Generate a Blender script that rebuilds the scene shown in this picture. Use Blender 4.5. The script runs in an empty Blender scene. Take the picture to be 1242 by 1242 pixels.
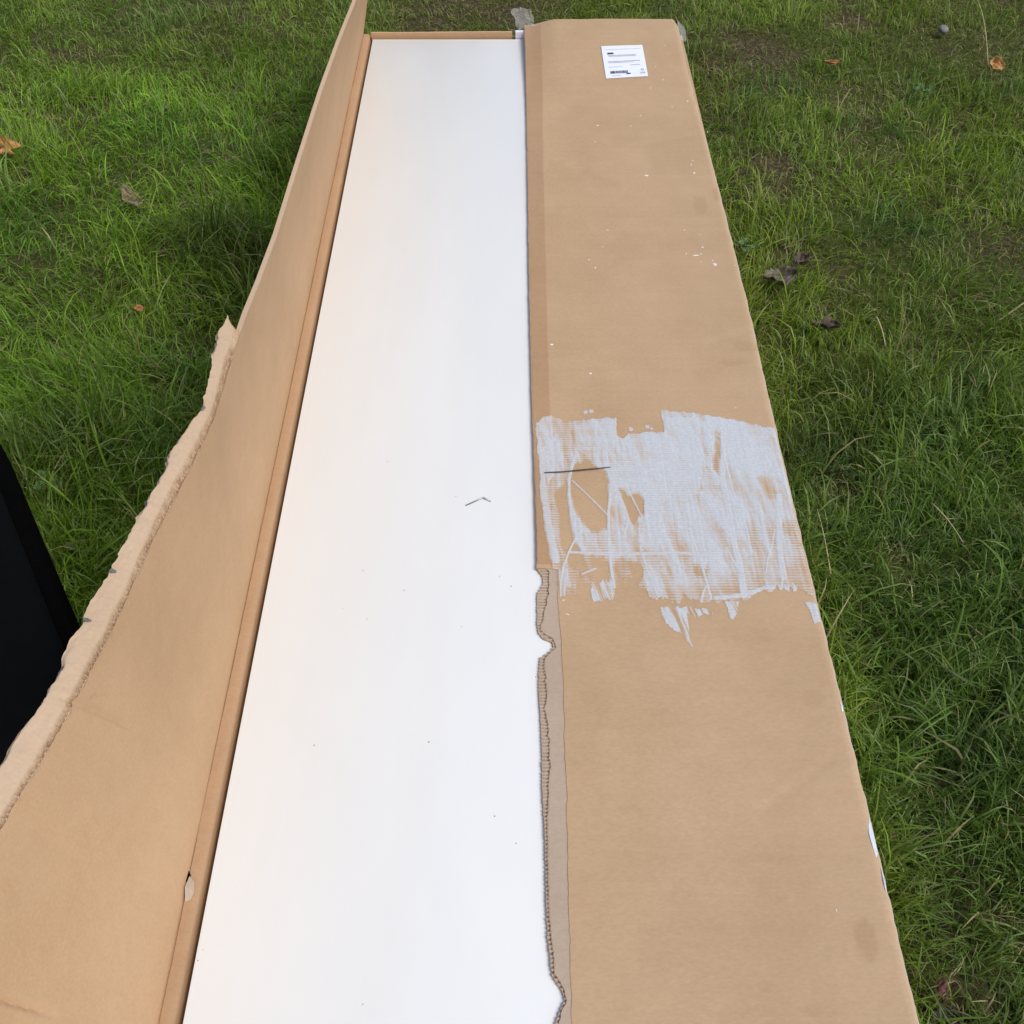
import bpy, bmesh, math, random
import numpy as np
from mathutils import Vector, noise

rng = np.random.default_rng(7)
random.seed(7)
scene = bpy.context.scene
col = scene.collection

# ---------------------------------------------------------------- camera
cam_data = bpy.data.cameras.new('camera')
cam_data.sensor_width = 36.0
cam_data.lens = 36.0 * 1244 / 1242
cam_data.clip_start = 0.02
cam_data.clip_end = 500
cam = bpy.data.objects.new('camera', cam_data)
col.objects.link(cam)
cam.location = (0, 0, 1.025)
cam.rotation_euler = (math.radians(90 - 49.3336), 0, 0)
scene.camera = cam

# ---------------------------------------------------------------- sky, sun, exposure
SUN_EL, SUN_AZ = 56.0, 120.0          # azimuth clockwise from +Y (the way the camera looks)
world = bpy.data.worlds.new('World')
scene.world = world
world.use_nodes = True
wn = world.node_tree
bg = wn.nodes['Background']
sky = wn.nodes.new('ShaderNodeTexSky')
sky.sky_type = 'NISHITA'
sky.sun_disc = False
sky.sun_elevation = math.radians(SUN_EL)
sky.sun_rotation = math.radians(SUN_AZ)
sky.air_density = 1.0
sky.dust_density = 2.5
sky.ozone_density = 1.0
wn.links.new(sky.outputs[0], bg.inputs[0])
bg.inputs[1].default_value = 0.095
sun_data = bpy.data.lights.new('sun', 'SUN')
sun_data.energy = 1.5
sun_data.angle = math.radians(26)
sun_data.color = (1.0, 0.97, 0.91)
sun = bpy.data.objects.new('sun', sun_data)
col.objects.link(sun)
el, az = math.radians(SUN_EL), math.radians(SUN_AZ)
sd = Vector((math.sin(az) * math.cos(el), math.cos(az) * math.cos(el), math.sin(el)))
sun.rotation_euler = sd.to_track_quat('Z', 'Y').to_euler()
sun.location = sd * 10
vs = scene.view_settings
vs.view_transform = 'Standard'
vs.look = 'None'
vs.exposure = 0.49
vs.gamma = 1.0
vs.use_curve_mapping = False
scene.cycles.max_bounces = 8
scene.cycles.transparent_max_bounces = 12

# ---------------------------------------------------------------- helpers
def link(o, parent=None):
    col.objects.link(o)
    if parent is not None:
        o.parent = parent
    return o

def tag(o, label=None, cat=None, group=None, kind=None):
    if label: o['label'] = label
    if cat: o['category'] = cat
    if group: o['group'] = group
    if kind: o['kind'] = kind
    return o

def empty(name, loc=(0, 0, 0)):
    o = bpy.data.objects.new(name, None)
    o.location = loc
    o.empty_display_size = 0.05
    return link(o)

def mesh_obj(name, verts, faces, mat, parent=None, smooth=False, attrs=None):
    me = bpy.data.meshes.new(name)
    me.from_pydata([tuple(map(float, v)) for v in verts], [], [tuple(f) for f in faces])
    me.update()
    if attrs:
        for k, vals in attrs.items():
            a = me.attributes.new(k, 'FLOAT', 'POINT')
            a.data.foreach_set('value', np.asarray(vals, dtype=np.float32))
    if smooth:
        me.polygons.foreach_set('use_smooth', [True] * len(me.polygons))
    me.materials.append(mat)
    return link(bpy.data.objects.new(name, me), parent)

def grid_mesh(name, V, mat, parent=None, smooth=True, attrs=None, keep=None, tri_cols=None):
    """V: (n, m, 3) array of points; keep: optional (n-1, m-1) mask of faces."""
    n, m = V.shape[:2]
    idx = np.arange(n * m).reshape(n, m)
    q = np.stack([idx[:-1, :-1], idx[:-1, 1:], idx[1:, 1:], idx[1:, :-1]], -1)
    q = q.reshape(-1, 4) if keep is None else q[keep]
    pts = V.reshape(-1, 3)
    used = np.unique(q)
    remap = -np.ones(n * m, dtype=np.int64)
    remap[used] = np.arange(len(used))
    return raw_mesh(name, pts[used], remap[q], mat, parent, smooth,
                    {k: np.asarray(a).reshape(-1)[used] for k, a in (attrs or {}).items()})

def raw_mesh(name, pts, quads, mat, parent=None, smooth=True, attrs=None, colors=None):
    me = bpy.data.meshes.new(name)
    k = quads.shape[1]
    me.vertices.add(len(pts))
    me.vertices.foreach_set('co', np.ascontiguousarray(pts, dtype=np.float32).ravel())
    me.loops.add(quads.size)
    me.loops.foreach_set('vertex_index', np.ascontiguousarray(quads, dtype=np.int32).ravel())
    me.polygons.add(len(quads))
    me.polygons.foreach_set('loop_start', np.arange(0, quads.size, k, dtype=np.int32))
    me.polygons.foreach_set('loop_total', np.full(len(quads), k, dtype=np.int32))
    me.update(calc_edges=True)
    me.polygons.foreach_set('use_smooth', np.full(len(quads), bool(smooth)))
    for nme, vals in (attrs or {}).items():
        a = me.attributes.new(nme, 'FLOAT', 'POINT')
        a.data.foreach_set('value', np.asarray(vals, dtype=np.float32))
    if colors is not None:
        a = me.attributes.new('tint', 'FLOAT_COLOR', 'POINT')
        c = np.ones((len(pts), 4), dtype=np.float32)
        c[:, :3] = colors
        a.data.foreach_set('color', c.ravel())
    me.validate()
    me.materials.append(mat)
    return link(bpy.data.objects.new(name, me), parent)

def slab_mesh(name, top, bottom, mat, parent=None, attrs=None):
    """closed solid between two (n, m, 3) grids (top face seen from above)"""
    n, m = top.shape[:2]
    T = np.arange(n * m).reshape(n, m)
    B = T + n * m
    f = [np.stack([T[:-1, :-1], T[:-1, 1:], T[1:, 1:], T[1:, :-1]], -1).reshape(-1, 4),
         np.stack([B[:-1, :-1], B[1:, :-1], B[1:, 1:], B[:-1, 1:]], -1).reshape(-1, 4),
         np.stack([T[:-1, 0], T[1:, 0], B[1:, 0], B[:-1, 0]], -1),
         np.stack([T[1:, -1], T[:-1, -1], B[:-1, -1], B[1:, -1]], -1),
         np.stack([T[0, 1:], T[0, :-1], B[0, :-1], B[0, 1:]], -1),
         np.stack([T[-1, :-1], T[-1, 1:], B[-1, 1:], B[-1, :-1]], -1)]
    at = {k: np.concatenate([np.asarray(a).ravel(), np.asarray(a).ravel()]) for k, a in (attrs or {}).items()}
    o = raw_mesh(name, np.concatenate([top.reshape(-1, 3), bottom.reshape(-1, 3)]), np.concatenate(f), mat, parent, True, at)
    o.data.set_sharp_from_angle(angle=math.radians(50))
    return o

def box_mesh(name, x0, x1, y0, y1, z0, z1, mat, parent=None, bevel=0.001):
    bm = bmesh.new()
    bmesh.ops.create_cube(bm, size=1.0)
    for v in bm.verts:
        v.co = ((x0 + x1) / 2 + v.co.x * (x1 - x0), (y0 + y1) / 2 + v.co.y * (y1 - y0), (z0 + z1) / 2 + v.co.z * (z1 - z0))
    if bevel:
        bmesh.ops.bevel(bm, geom=bm.edges[:], offset=bevel, segments=2, affect='EDGES', profile=0.5)
    me = bpy.data.meshes.new(name)
    bm.to_mesh(me); bm.free()
    me.materials.append(mat)
    return link(bpy.data.objects.new(name, me), parent)

def tube(name, pts, rad, mat, parent=None, seg=6):
    """round wire or stalk along a list of points; rad may be a list"""
    pts = [Vector(p) for p in pts]
    rads = rad if isinstance(rad, (list, tuple)) else [rad] * len(pts)
    V, Fc = [], []
    for i, p in enumerate(pts):
        d = (pts[min(i + 1, len(pts) - 1)] - pts[max(i - 1, 0)]).normalized()
        a = d.cross(Vector((0.1, 0.2, 1))).normalized(); b = d.cross(a)
        for k in range(seg):
            t = 2 * math.pi * k / seg
            V.append(p + (a * math.cos(t) + b * math.sin(t)) * rads[i])
    for i in range(len(pts) - 1):
        for k in range(seg):
            Fc.append((i * seg + k, i * seg + (k + 1) % seg, (i + 1) * seg + (k + 1) % seg, (i + 1) * seg + k))
    Fc.append(tuple(range(seg))[::-1]); Fc.append(tuple((len(pts) - 1) * seg + k for k in range(seg)))
    return mesh_obj(name, V, Fc, mat, parent, True)

def ss(a, b, x):
    t = np.clip((np.asarray(x, dtype=float) - a) / (b - a), 0, 1)
    return t * t * (3 - 2 * t)

def vnoise(x, y, seed=0):
    """smooth value noise on arrays, 0..1"""
    x = np.asarray(x, dtype=float); y = np.asarray(y, dtype=float)
    xi, yi = np.floor(x).astype(np.int64), np.floor(y).astype(np.int64)
    fx, fy = x - xi, y - yi
    fx, fy = fx * fx * (3 - 2 * fx), fy * fy * (3 - 2 * fy)
    def h(a, b):
        n = (a * 374761393 + b * 668265263 + seed * 974634777) & 0xffffffff
        n = ((n ^ (n >> 13)) * 1274126177) & 0xffffffff
        return ((n ^ (n >> 16)) & 0xffff) / 65535.0
    return (h(xi, yi) * (1 - fx) + h(xi + 1, yi) * fx) * (1 - fy) + (h(xi, yi + 1) * (1 - fx) + h(xi + 1, yi + 1) * fx) * fy

def fbm(x, y, seed=0, oct=4):
    s, a, t = 0, 1.0, 0
    for k in range(oct):
        s = s + a * vnoise(x * 2 ** k, y * 2 ** k, seed + k * 17); t += a; a *= 0.5
    return s / t

def interp_y(poly, y):
    """x of a traced edge as a function of y (points in any order)"""
    p = sorted([(q[1], q[0]) for q in poly])
    return np.interp(y, [a for a, b in p], [b for a, b in p])

# ---------------------------------------------------------------- materials
def new_mat(name):
    m = bpy.data.materials.new(name)
    m.use_nodes = True
    nt = m.node_tree
    return m, nt, nt.nodes['Principled BSDF']

def N(nt, typ, **kw):
    n = nt.nodes.new(typ)
    for k, v in kw.items():
        if k.startswith('i_'):
            n.inputs[k[2:].replace('_', ' ')].default_value = v
        else:
            setattr(n, k, v)
    return n

def noise_node(nt, coord, scale, detail=4, rough=0.55, stretch=(1, 1, 1)):
    mp = N(nt, 'ShaderNodeMapping')
    mp.inputs['Scale'].default_value = stretch
    nt.links.new(coord, mp.inputs['Vector'])
    n = N(nt, 'ShaderNodeTexNoise')
    n.inputs['Scale'].default_value = scale
    n.inputs['Detail'].default_value = detail
    n.inputs['Roughness'].default_value = rough
    nt.links.new(mp.outputs[0], n.inputs['Vector'])
    return n.outputs['Fac']

def ramp(nt, fac, stops):
    r = N(nt, 'ShaderNodeValToRGB')
    e = r.color_ramp.elements
    while len(e) < len(stops):
        e.new(0.5)
    for el_, (p, c) in zip(e, stops):
        el_.position = p
        el_.color = (c[0], c[1], c[2], 1) if not isinstance(c, (int, float)) else (c, c, c, 1)
    nt.links.new(fac, r.inputs[0])
    return r.outputs[0]

def mix(nt, fac, a, b, mode='MIX'):
    m = N(nt, 'ShaderNodeMix', data_type='RGBA', blend_type=mode)
    for s, v in ((m.inputs[0], fac), (m.inputs[6], a), (m.inputs[7], b)):
        if isinstance(v, (int, float)): s.default_value = v
        elif isinstance(v, (tuple, list)): s.default_value = (v[0], v[1], v[2], 1)
        else: nt.links.new(v, s)
    return m.outputs[2]

def attr(nt, name):
    return N(nt, 'ShaderNodeAttribute', attribute_name=name).outputs['Fac']

def bump(nt, bsdf, height, strength, dist):
    b = N(nt, 'ShaderNodeBump')
    b.inputs['Strength'].default_value = strength
    b.inputs['Distance'].default_value = dist
    nt.links.new(height, b.inputs['Height'])
    nt.links.new(b.outputs[0], bsdf.inputs['Normal'])

def cardboard(name, base, stained_or_shaded=False):
    m, nt, b = new_mat(name)
    co = N(nt, 'ShaderNodeTexCoord').outputs['Object']
    fibre = noise_node(nt, co, 420, 3, 0.6, (0.45, 1, 1))
    blotch = noise_node(nt, co, 7, 4, 0.6)
    flute = noise_node(nt, co, 60, 2, 0.5, (0.03, 2.2, 1))
    c = ramp(nt, fibre, [(0.25, tuple(k * 0.82 for k in base)), (0.75, tuple(min(1, k * 1.14) for k in base))])
    c = mix(nt, 0.6, c, ramp(nt, blotch, [(0.3, tuple(k * 0.88 for k in base)), (0.7, (base[0] * 1.06, base[1] * 1.08, base[2] * 1.15))]))
    c = mix(nt, 0.045, c, ramp(nt, flute, [(0.35, 0.35), (0.65, 0.7)]), 'SOFT_LIGHT')
    mott = noise_node(nt, co, 55, 3, 0.6, (0.7, 1, 1))
    c = mix(nt, 0.12, c, ramp(nt, mott, [(0.3, 0.38), (0.7, 0.62)]), 'SOFT_LIGHT')
    # flecks of darker recycled pulp
    fl = noise_node(nt, co, 900, 1, 0.5)
    c = mix(nt, ramp(nt, fl, [(0.72, 0.0), (0.80, 0.4)]), c, tuple(k * 0.6 for k in base))
    if stained_or_shaded:
        c = mix(nt, attr(nt, 'stain_shade'), c, (base[0] * 0.62, base[1] * 0.56, base[2] * 0.5))
        c = mix(nt, attr(nt, 'wear'), c, (0.52, 0.43, 0.34))
        pn = noise_node(nt, co, 260, 3, 0.6)
        pc = ramp(nt, pn, [(0.3, (0.49, 0.53, 0.57)), (0.7, (0.59, 0.62, 0.65))])
        pa = attr(nt, 'paint')
        c = mix(nt, pa, c, pc)
        rr = N(nt, 'ShaderNodeMapRange')
        nt.links.new(pa, rr.inputs[0])
        rr.inputs[3].default_value = 0.78; rr.inputs[4].default_value = 0.5
        nt.links.new(rr.outputs[0], b.inputs['Roughness'])
    else:
        b.inputs['Roughness'].default_value = 0.8
    nt.links.new(c, b.inputs['Base Color'])
    b.inputs['Specular IOR Level'].default_value = 0.3
    hsum = N(nt, 'ShaderNodeMath', operation='MULTIPLY_ADD')
    nt.links.new(flute, hsum.inputs[0]); hsum.inputs[1].default_value = 0.25
    nt.links.new(fibre, hsum.inputs[2])
    bump(nt, b, hsum.outputs[0], 0.25, 0.0006)
    return m

def plain(name, base, rough=0.5, var=0.1, scale=40, spec=0.5, bmp=0.0, metallic=0.0):
    m, nt, b = new_mat(name)
    co = N(nt, 'ShaderNodeTexCoord').outputs['Object']
    n = noise_node(nt, co, scale, 4)
    c = ramp(nt, n, [(0.3, tuple(k * (1 - var) for k in base)), (0.7, tuple(min(1, k * (1 + var)) for k in base))])
    nt.links.new(c, b.inputs['Base Color'])
    b.inputs['Roughness'].default_value = rough
    b.inputs['Specular IOR Level'].default_value = spec
    b.inputs['Metallic'].default_value = metallic
    if bmp:
        bump(nt, b, n, 0.4, bmp)
    return m

CARD = (0.505, 0.342, 0.198)
m_flap = cardboard('kraft_outside', CARD, True)
m_inside = cardboard('kraft_inside', (0.56, 0.358, 0.198), True)
m_fold_shaded = cardboard('kraft_fold_shaded', (0.43, 0.265, 0.145))  # same board; shade at the fold is put into this darker brown
m_torn = cardboard('torn_medium', (0.46, 0.36, 0.265))
m_liner = cardboard('torn_liner_pale', (0.54, 0.39, 0.255), True)
m_panel, nt, b = new_mat('white_laminate')
co = N(nt, 'ShaderNodeTexCoord').outputs['Object']
sm = noise_node(nt, co, 5, 6, 0.65, (1.6, 0.5, 1))
dust = noise_node(nt, co, 700, 2, 0.6)
c_ = ramp(nt, sm, [(0.35, (0.775, 0.80, 0.80)), (0.65, (0.80, 0.825, 0.825))])
nt.links.new(mix(nt, ramp(nt, dust, [(0.74, 0.0), (0.80, 0.35)]), c_, (0.70, 0.69, 0.66)), b.inputs['Base Color'])
nt.links.new(ramp(nt, sm, [(0.3, 0.30), (0.7, 0.46)]), b.inputs['Roughness'])
b.inputs['Specular IOR Level'].default_value = 0.45
bump(nt, b, noise_node(nt, co, 900, 2, 0.5), 0.06, 0.0003)
m_core = plain('panel_core', (0.45, 0.36, 0.25), 0.9, 0.2, 300)
m_foam = plain('white_foam', (0.75, 0.74, 0.82), 0.8, 0.06, 200)
m_label = plain('label_paper', (0.84, 0.87, 0.93), 0.5, 0.02, 80)
m_ink = plain('label_ink', (0.05, 0.055, 0.08), 0.6, 0.1, 80)
m_faint = plain('label_faint_ink', (0.46, 0.51, 0.58), 0.6, 0.1, 80)
m_steel = plain('staple_steel', (0.35, 0.36, 0.37), 0.35, 0.1, 200, 0.5, 0, 0.9)
m_black = plain('black_plastic', (0.002, 0.002, 0.002), 0.6, 0.2, 60, 0.07, 0.0004)
m_rim = plain('black_rubber', (0.0015, 0.0015, 0.0015), 0.8, 0.2, 60, 0.04)
m_stone = plain('grey_stone', (0.22, 0.215, 0.20), 0.85, 0.25, 150, 0.3, 0.002)
m_soil_bits = plain('dark_crumb', (0.22, 0.19, 0.16), 0.9, 0.4, 300)
m_straw = plain('dry_straw', (0.46, 0.38, 0.21), 0.6, 0.3, 200)
m_twig = plain('dark_fibre', (0.06, 0.055, 0.06), 0.7, 0.3, 200)

def leaf_mat(name, a, b_, trans=0.25):
    m, nt, b = new_mat(name)
    co = N(nt, 'ShaderNodeTexCoord').outputs['Object']
    n = noise_node(nt, co, 90, 5, 0.65)
    nt.links.new(ramp(nt, n, [(0.32, a), (0.68, b_)]), b.inputs['Base Color'])
    b.inputs['Roughness'].default_value = 0.65
    bump(nt, b, n, 0.5, 0.002)
    return m
m_leaf_orange = leaf_mat('leaf_orange', (0.34, 0.13, 0.03), (0.50, 0.30, 0.10))
m_leaf_tan = leaf_mat('leaf_tan', (0.10, 0.065, 0.04), (0.36, 0.27, 0.17))
m_leaf_brown = leaf_mat('leaf_brown', (0.035, 0.025, 0.018), (0.15, 0.105, 0.08))
m_leaf_grey = leaf_mat('leaf_grey', (0.06, 0.05, 0.042), (0.24, 0.19, 0.155))
m_leaf_rust = leaf_mat('leaf_rust', (0.22, 0.09, 0.03), (0.44, 0.20, 0.06))
m_weed = leaf_mat('weed_leaf', (0.05, 0.11, 0.03), (0.11, 0.19, 0.06))

m_tape, nt, b = new_mat('clear_tape')
b.inputs['Base Color'].default_value = (0.85, 0.85, 0.80, 1)
b.inputs['Roughness'].default_value = 0.06
b.inputs['Alpha'].default_value = 0.13
m_brown_tape = cardboard('kraft_under_tape', (0.45, 0.285, 0.155))
m_brown_tape.node_tree.nodes['Principled BSDF'].inputs['Roughness'].default_value = 0.45

m_ground, nt, b = new_mat('lawn_soil')
co = N(nt, 'ShaderNodeTexCoord').outputs['Object']
n1 = noise_node(nt, co, 3.5, 6, 0.65)
n2 = noise_node(nt, co, 90, 5, 0.7)
soil = ramp(nt, n2, [(0.3, (0.035, 0.028, 0.015)), (0.55, (0.10, 0.08, 0.042)), (0.75, (0.22, 0.18, 0.10))])
moss = ramp(nt, n2, [(0.3, (0.035, 0.05, 0.010)), (0.7, (0.11, 0.13, 0.03))])
nt.links.new(mix(nt, ramp(nt, n1, [(0.42, 0.0), (0.58, 1.0)]), soil, moss), b.inputs['Base Color'])
b.inputs['Roughness'].default_value = 0.95
b.inputs['Specular IOR Level'].default_value = 0.1
bump(nt, b, n2, 0.9, 0.012)

m_grass, nt, b = new_mat('grass_blade')
at = N(nt, 'ShaderNodeAttribute', attribute_name='tint').outputs['Color']
nt.links.new(at, b.inputs['Base Color'])
b.inputs['Roughness'].default_value = 0.48
b.inputs['Specular IOR Level'].default_value = 0.38
tr = N(nt, 'ShaderNodeBsdfTranslucent')
nt.links.new(mix(nt, 1.0, at, (1.15, 1.25, 0.6), 'MULTIPLY'), tr.inputs[0])
mx = N(nt, 'ShaderNodeMixShader')
mx.inputs[0].default_value = 0.42
nt.links.new(b.outputs[0], mx.inputs[1]); nt.links.new(tr.outputs[0], mx.inputs[2])
nt.links.new(mx.outputs[0], nt.nodes['Material Output'].inputs[0])

# ---------------------------------------------------------------- ground
def ground_z(x, y):
    return 0.018 * (fbm(np.asarray(x) * 2.2 + 40, np.asarray(y) * 2.2 + 40, 3) - 0.5)

def clear_of_box(x, y):
    return ((x < -0.31) | (x > 0.352) | (y > 2.075) | (y < -0.36))

gx = np.concatenate([np.linspace(-60, -3, 12)[:-1], np.linspace(-3, 3, 121), np.linspace(3, 60, 12)[1:]])
gy = np.concatenate([np.linspace(-60, -2, 12)[:-1], np.linspace(-2, 5, 141), np.linspace(5, 60, 12)[1:]])
GX, GY = np.meshgrid(gx, gy)
flat = ss(0.0, 0.1, np.maximum(np.maximum(-0.30 - GX, GX - 0.342), np.maximum(GY - 2.06, -0.36 - GY)))
GZ = ground_z(GX, GY) * flat - 0.004 * (1 - flat)
ground = grid_mesh('ground', np.stack([GX, GY, GZ], -1), m_ground, None, True)
tag(ground, 'dark soil and moss showing between the grass blades', 'ground', kind='structure')

# ---------------------------------------------------------------- the white panel and what lies under it
ZP = 0.095
panel = empty('white_panel', (0.01, 0.85, 0.0075))
tag(panel, 'long smooth white laminated furniture panel lying inside the opened cardboard box', 'panel')
def under(o, p):
    o.parent = p
    o.matrix_parent_inverse = p.matrix_world.inverted()
    return o
bpy.context.view_layer.update()
pb = box_mesh('board', -0.276, 0.318, -0.335, 2.0335, 0.0075, ZP, m_panel, None, 0.0016)
from mathutils import Matrix
def adopt(o, p):
    o.parent = p
    o.matrix_parent_inverse = Matrix.Translation(Vector(p.location)).inverted()
    return o
adopt(pb, panel)
pb.data.polygons.foreach_set('use_smooth', [True] * len(pb.data.polygons))
pb.data.set_sharp_from_angle(angle=math.radians(30))

# ---------------------------------------------------------------- cardboard box
box = empty('cardboard_box', (0.02, 0.85, 0.0))
tag(box, 'long brown cardboard box on grass, left flap raised, right flap smeared with white paint', 'box')
adopt(box_mesh('bottom', -0.300, 0.338, -0.345, 2.052, 0.001, 0.006, m_flap, None, 0.0008), box)

# left side wall with its rounded crease
ys = np.linspace(-0.345, 2.046, 900)
prof_in = [(-0.2800, 0.007), (-0.2808, 0.075), (-0.2815, 0.0925), (-0.2822, 0.0962), (-0.2836, 0.0978), (-0.2890, 0.0990), (-0.2942, 0.0993), (-0.2951, 0.0974)]
prof_out = [(-0.3050, 0.007), (-0.3050, 0.088), (-0.3048, 0.0920), (-0.3045, 0.0945), (-0.3040, 0.0960), (-0.3030, 0.0970), (-0.3010, 0.0975), (-0.2990, 0.0980)]
wob = 0.0014 * (fbm(ys * 7, ys * 0 + 3.3, 5) - 0.5) * 2 + 0.0006 * (fbm(ys * 45, ys * 0, 6) - 0.5)
def sweep(prof, w):
    P = np.zeros((len(ys), len(prof), 3))
    for j, (x, z) in enumerate(prof):
        k = 1.0 if z > 0.0965 else 0.3
        P[:, j, 0] = x + w * k
        P[:, j, 1] = ys
        P[:, j, 2] = z + (w * 0.8 + 0.0007 * (fbm(ys * 60, ys * 0 + j * 0.7, 8) - 0.5) if 0.096 < z else 0)
    return P
lw = slab_mesh('side_wall', sweep(prof_in, wob)[:, ::-1], sweep(prof_out, wob)[:, ::-1], m_fold_shaded, None)
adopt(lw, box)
adopt(box_mesh('side_wall', 0.3335, 0.3385, -0.345, 2.050, 0.0065, 0.0945, m_flap, None, 0.001), box)
adopt(box_mesh('end_wall', -0.2985, 0.3330, 2.0465, 2.0515, 0.0065, 0.0935, m_flap, None, 0.001), box)
adopt(box_mesh('end_wall', -0.2985, 0.3330, -0.3450, -0.3400, 0.0065, 0.0935, m_flap, None, 0.001), box)
# the end flap standing a little above the panel at the far end
ex = np.linspace(-0.2785, 0.0005, 40)
et = 0.1045 + 0.0012 * (fbm(ex * 30, ex * 0, 9) - 0.5) + 0.0015 * ss(-0.25, 0.0, ex)
top = np.stack([np.stack([ex, ex * 0 + 2.0385, et], -1), np.stack([ex, ex * 0 + 2.0435, et], -1)])
bot = top.copy(); bot[..., 2] = 0.075
adopt(slab_mesh('end_flap', top, bot, m_inside, None), box)

# the open left flap: nearly upright, twisting inwards towards the far end
TH_Y = [-0.35, 0.0, 0.15, 0.296, 0.353, 0.443, 0.531, 0.591, 0.667, 0.782, 0.821, 0.876, 0.958, 1.047, 1.177, 1.282, 1.413, 1.536, 1.75, 2.05]
TH_D = [24, 17, 13, 8.0, 4.7, 1.2, -1.0, -3.2, -5.4, -5.8, -6.2, -7.2, -8.2, -8.7, -9.5, -10.2, -11.6, -13.3, -15.5, -17]
FW = 0.28
def flap_point(y, s, off=0.0):
    """y, s arrays: point on the inner face of the flap at distance s from the crease, off = outwards"""
    th = np.radians(np.interp(y, TH_Y, TH_D))
    xh, zh = -0.2953, 0.0978
    bow = 0.006 * np.sin(np.pi * np.clip(s / FW, 0, 1)) * (0.4 + fbm(np.asarray(y) * 1.5, np.asarray(y) * 0, 12))
    crease = 0.0
    for (ya, sa, yb, sb, d) in ((0.375, 0.285, 0.412, 0.175, 0.0022), (0.392, 0.26, 0.432, 0.19, 0.0012), (0.188, 0.30, 0.205, 0.14, 0.0028), (0.05, 0.30, 0.02, 0.10, 0.0014)):
        ab = np.array([yb - ya, sb - sa]); L = np.hypot(*ab)
        t = ((y - ya) * ab[0] + (s - sa) * ab[1]) / L ** 2
        dist = np.hypot(y - ya - np.clip(t, 0, 1) * ab[0], s - sa - np.clip(t, 0, 1) * ab[1])
        crease = crease + d * np.exp(-(dist / 0.0019) ** 2) * ss(1.1, 0.8, t)
    o = off + bow + crease + 0.0008 * (fbm(np.asarray(y) * 9, np.asarray(s) * 9, 21) - 0.5)
    x = xh - s * np.sin(th) - o * np.cos(th)
    z = zh + s * np.cos(th) - o * np.sin(th)
    return np.stack([x, y + 0 * s, z], -1)
fy = np.concatenate([np.linspace(-0.345, 0.15, 60)[:-1], np.linspace(0.15, 0.85, 400)[:-1], np.linspace(0.85, 2.05, 200)])
su = np.linspace(0, 1, 90)
FY, SU = np.meshgrid(fy, su, indexing='ij')
torn = ss(0.80, 0.775, FY)                       # frayed part of the free edge
fray = torn * (0.0035 * (fbm(FY * 60, FY * 0 + 1.5, 31) - 0.5) + 0.0025 * (vnoise(FY * 260, FY * 0, 32) - 0.5))
SS_ = SU * (FW + fray)
wear = 0.35 * ss(0.985, 1.0, SU) * (1 - torn)
stain_shade = 0.12 * ss(0.45, 0.75, fbm(FY * 3 + 7, SS_ * 5, 77))
SO_ = SS_ - 0.006 * torn * ss(0.9, 1.0, SU)
fl = slab_mesh('open_flap', flap_point(FY, SS_)[:, ::-1], flap_point(FY, SO_, 0.005)[:, ::-1], m_inside, None,
               {'wear': wear[:, ::-1], 'stain_shade': stain_shade[:, ::-1]})
adopt(fl, box)

# torn strip of outer liner curling outwards from the flap's free edge
band_out = [(-0.2819, 0.8007, 0.3880), (-0.2892, 0.7794, 0.3880), (-0.2854, 0.7431, 0.3880), (-0.2818, 0.7085, 0.3880), (-0.2828, 0.6754, 0.3880), (-0.2906, 0.6490, 0.3880), (-0.3000, 0.6186, 0.3880), (-0.3042, 0.5755, 0.3880), (-0.3105, 0.5306, 0.3880), (-0.3164, 0.4886, 0.3880), (-0.3216, 0.4648, 0.3880), (-0.3260, 0.4418, 0.3880), (-0.3322, 0.4055, 0.3880), (-0.3387, 0.3713, 0.3880), (-0.3495, 0.3328, 0.3880)]
band_out += [(-0.372, 0.27, 0.384), (-0.395, 0.15, 0.372), (-0.42, 0.0, 0.36), (-0.45, -0.2, 0.34), (-0.48, -0.345, 0.32)]
by = np.concatenate([np.linspace(-0.345, 0.25, 200)[:-1], np.linspace(0.25, 0.8005, 800)])
bt = np.linspace(0, 1, 30) ** 1.3
bo = sorted([(p[1], p[0], p[2]) for p in band_out])
bxo = np.interp(by, [p[0] for p in bo], [p[1] for p in bo]); bzo = np.interp(by, [p[0] for p in bo], [p[2] for p in bo])
bxo = bxo + 0.0030 + 0.0026 * (fbm(by * 55, by * 0, 41) - 0.5) * 2 + 0.0016 * (vnoise(by * 260, by * 0, 40) - 0.5)
tipf = ss(0.8005, 0.788, by)
inner = flap_point(by, np.full_like(by, FW - 0.0012), 0.0008)
outer = np.stack([bxo, by, bzo], -1)
inner = inner * tipf[:, None] + (outer + np.array([0.0006, 0, -0.001])) * (1 - tipf[:, None])
BY, BT = np.meshgrid(by, bt, indexing='ij')
BP = inner[:, None, :] * (1 - bt)[None, :, None] + outer[:, None, :] * bt[None, :, None]
arch = 0.0022 * np.sin(np.pi * BT ** 0.8) * (0.5 + fbm(BY * 9, BY * 0, 43)) + 0.0016 * (fbm(BY * 60, BT * 4, 44) - 0.5) * ss(0.0, 0.2, BT) + 0.0006 * (fbm(BY * 240, BT * 14, 42) - 0.5)
wd = 0.16 + 0.26 * fbm(BY * 22, BY * 0, 45) * ss(0.30, 0.55, BY)
flz = ss(0.02, 0.05, BT) * ss(1.0, 0.75, BT / wd)     # exposed flutes next to the face
flz = flz * ss(0.30, 0.5, fbm(BY * 14, BY * 0, 49) + 0.05)
BP[..., 2] += arch - 0.0032 * flz * ss(0.2, 0.9, 0.5 + 0.5 * np.sin(BY * 2 * math.pi / 0.0039 + 5 * fbm(BY * 50, BT * 6, 46))) - 0.0022 * flz * vnoise(BY * 420, BT * 40, 47)
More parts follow.
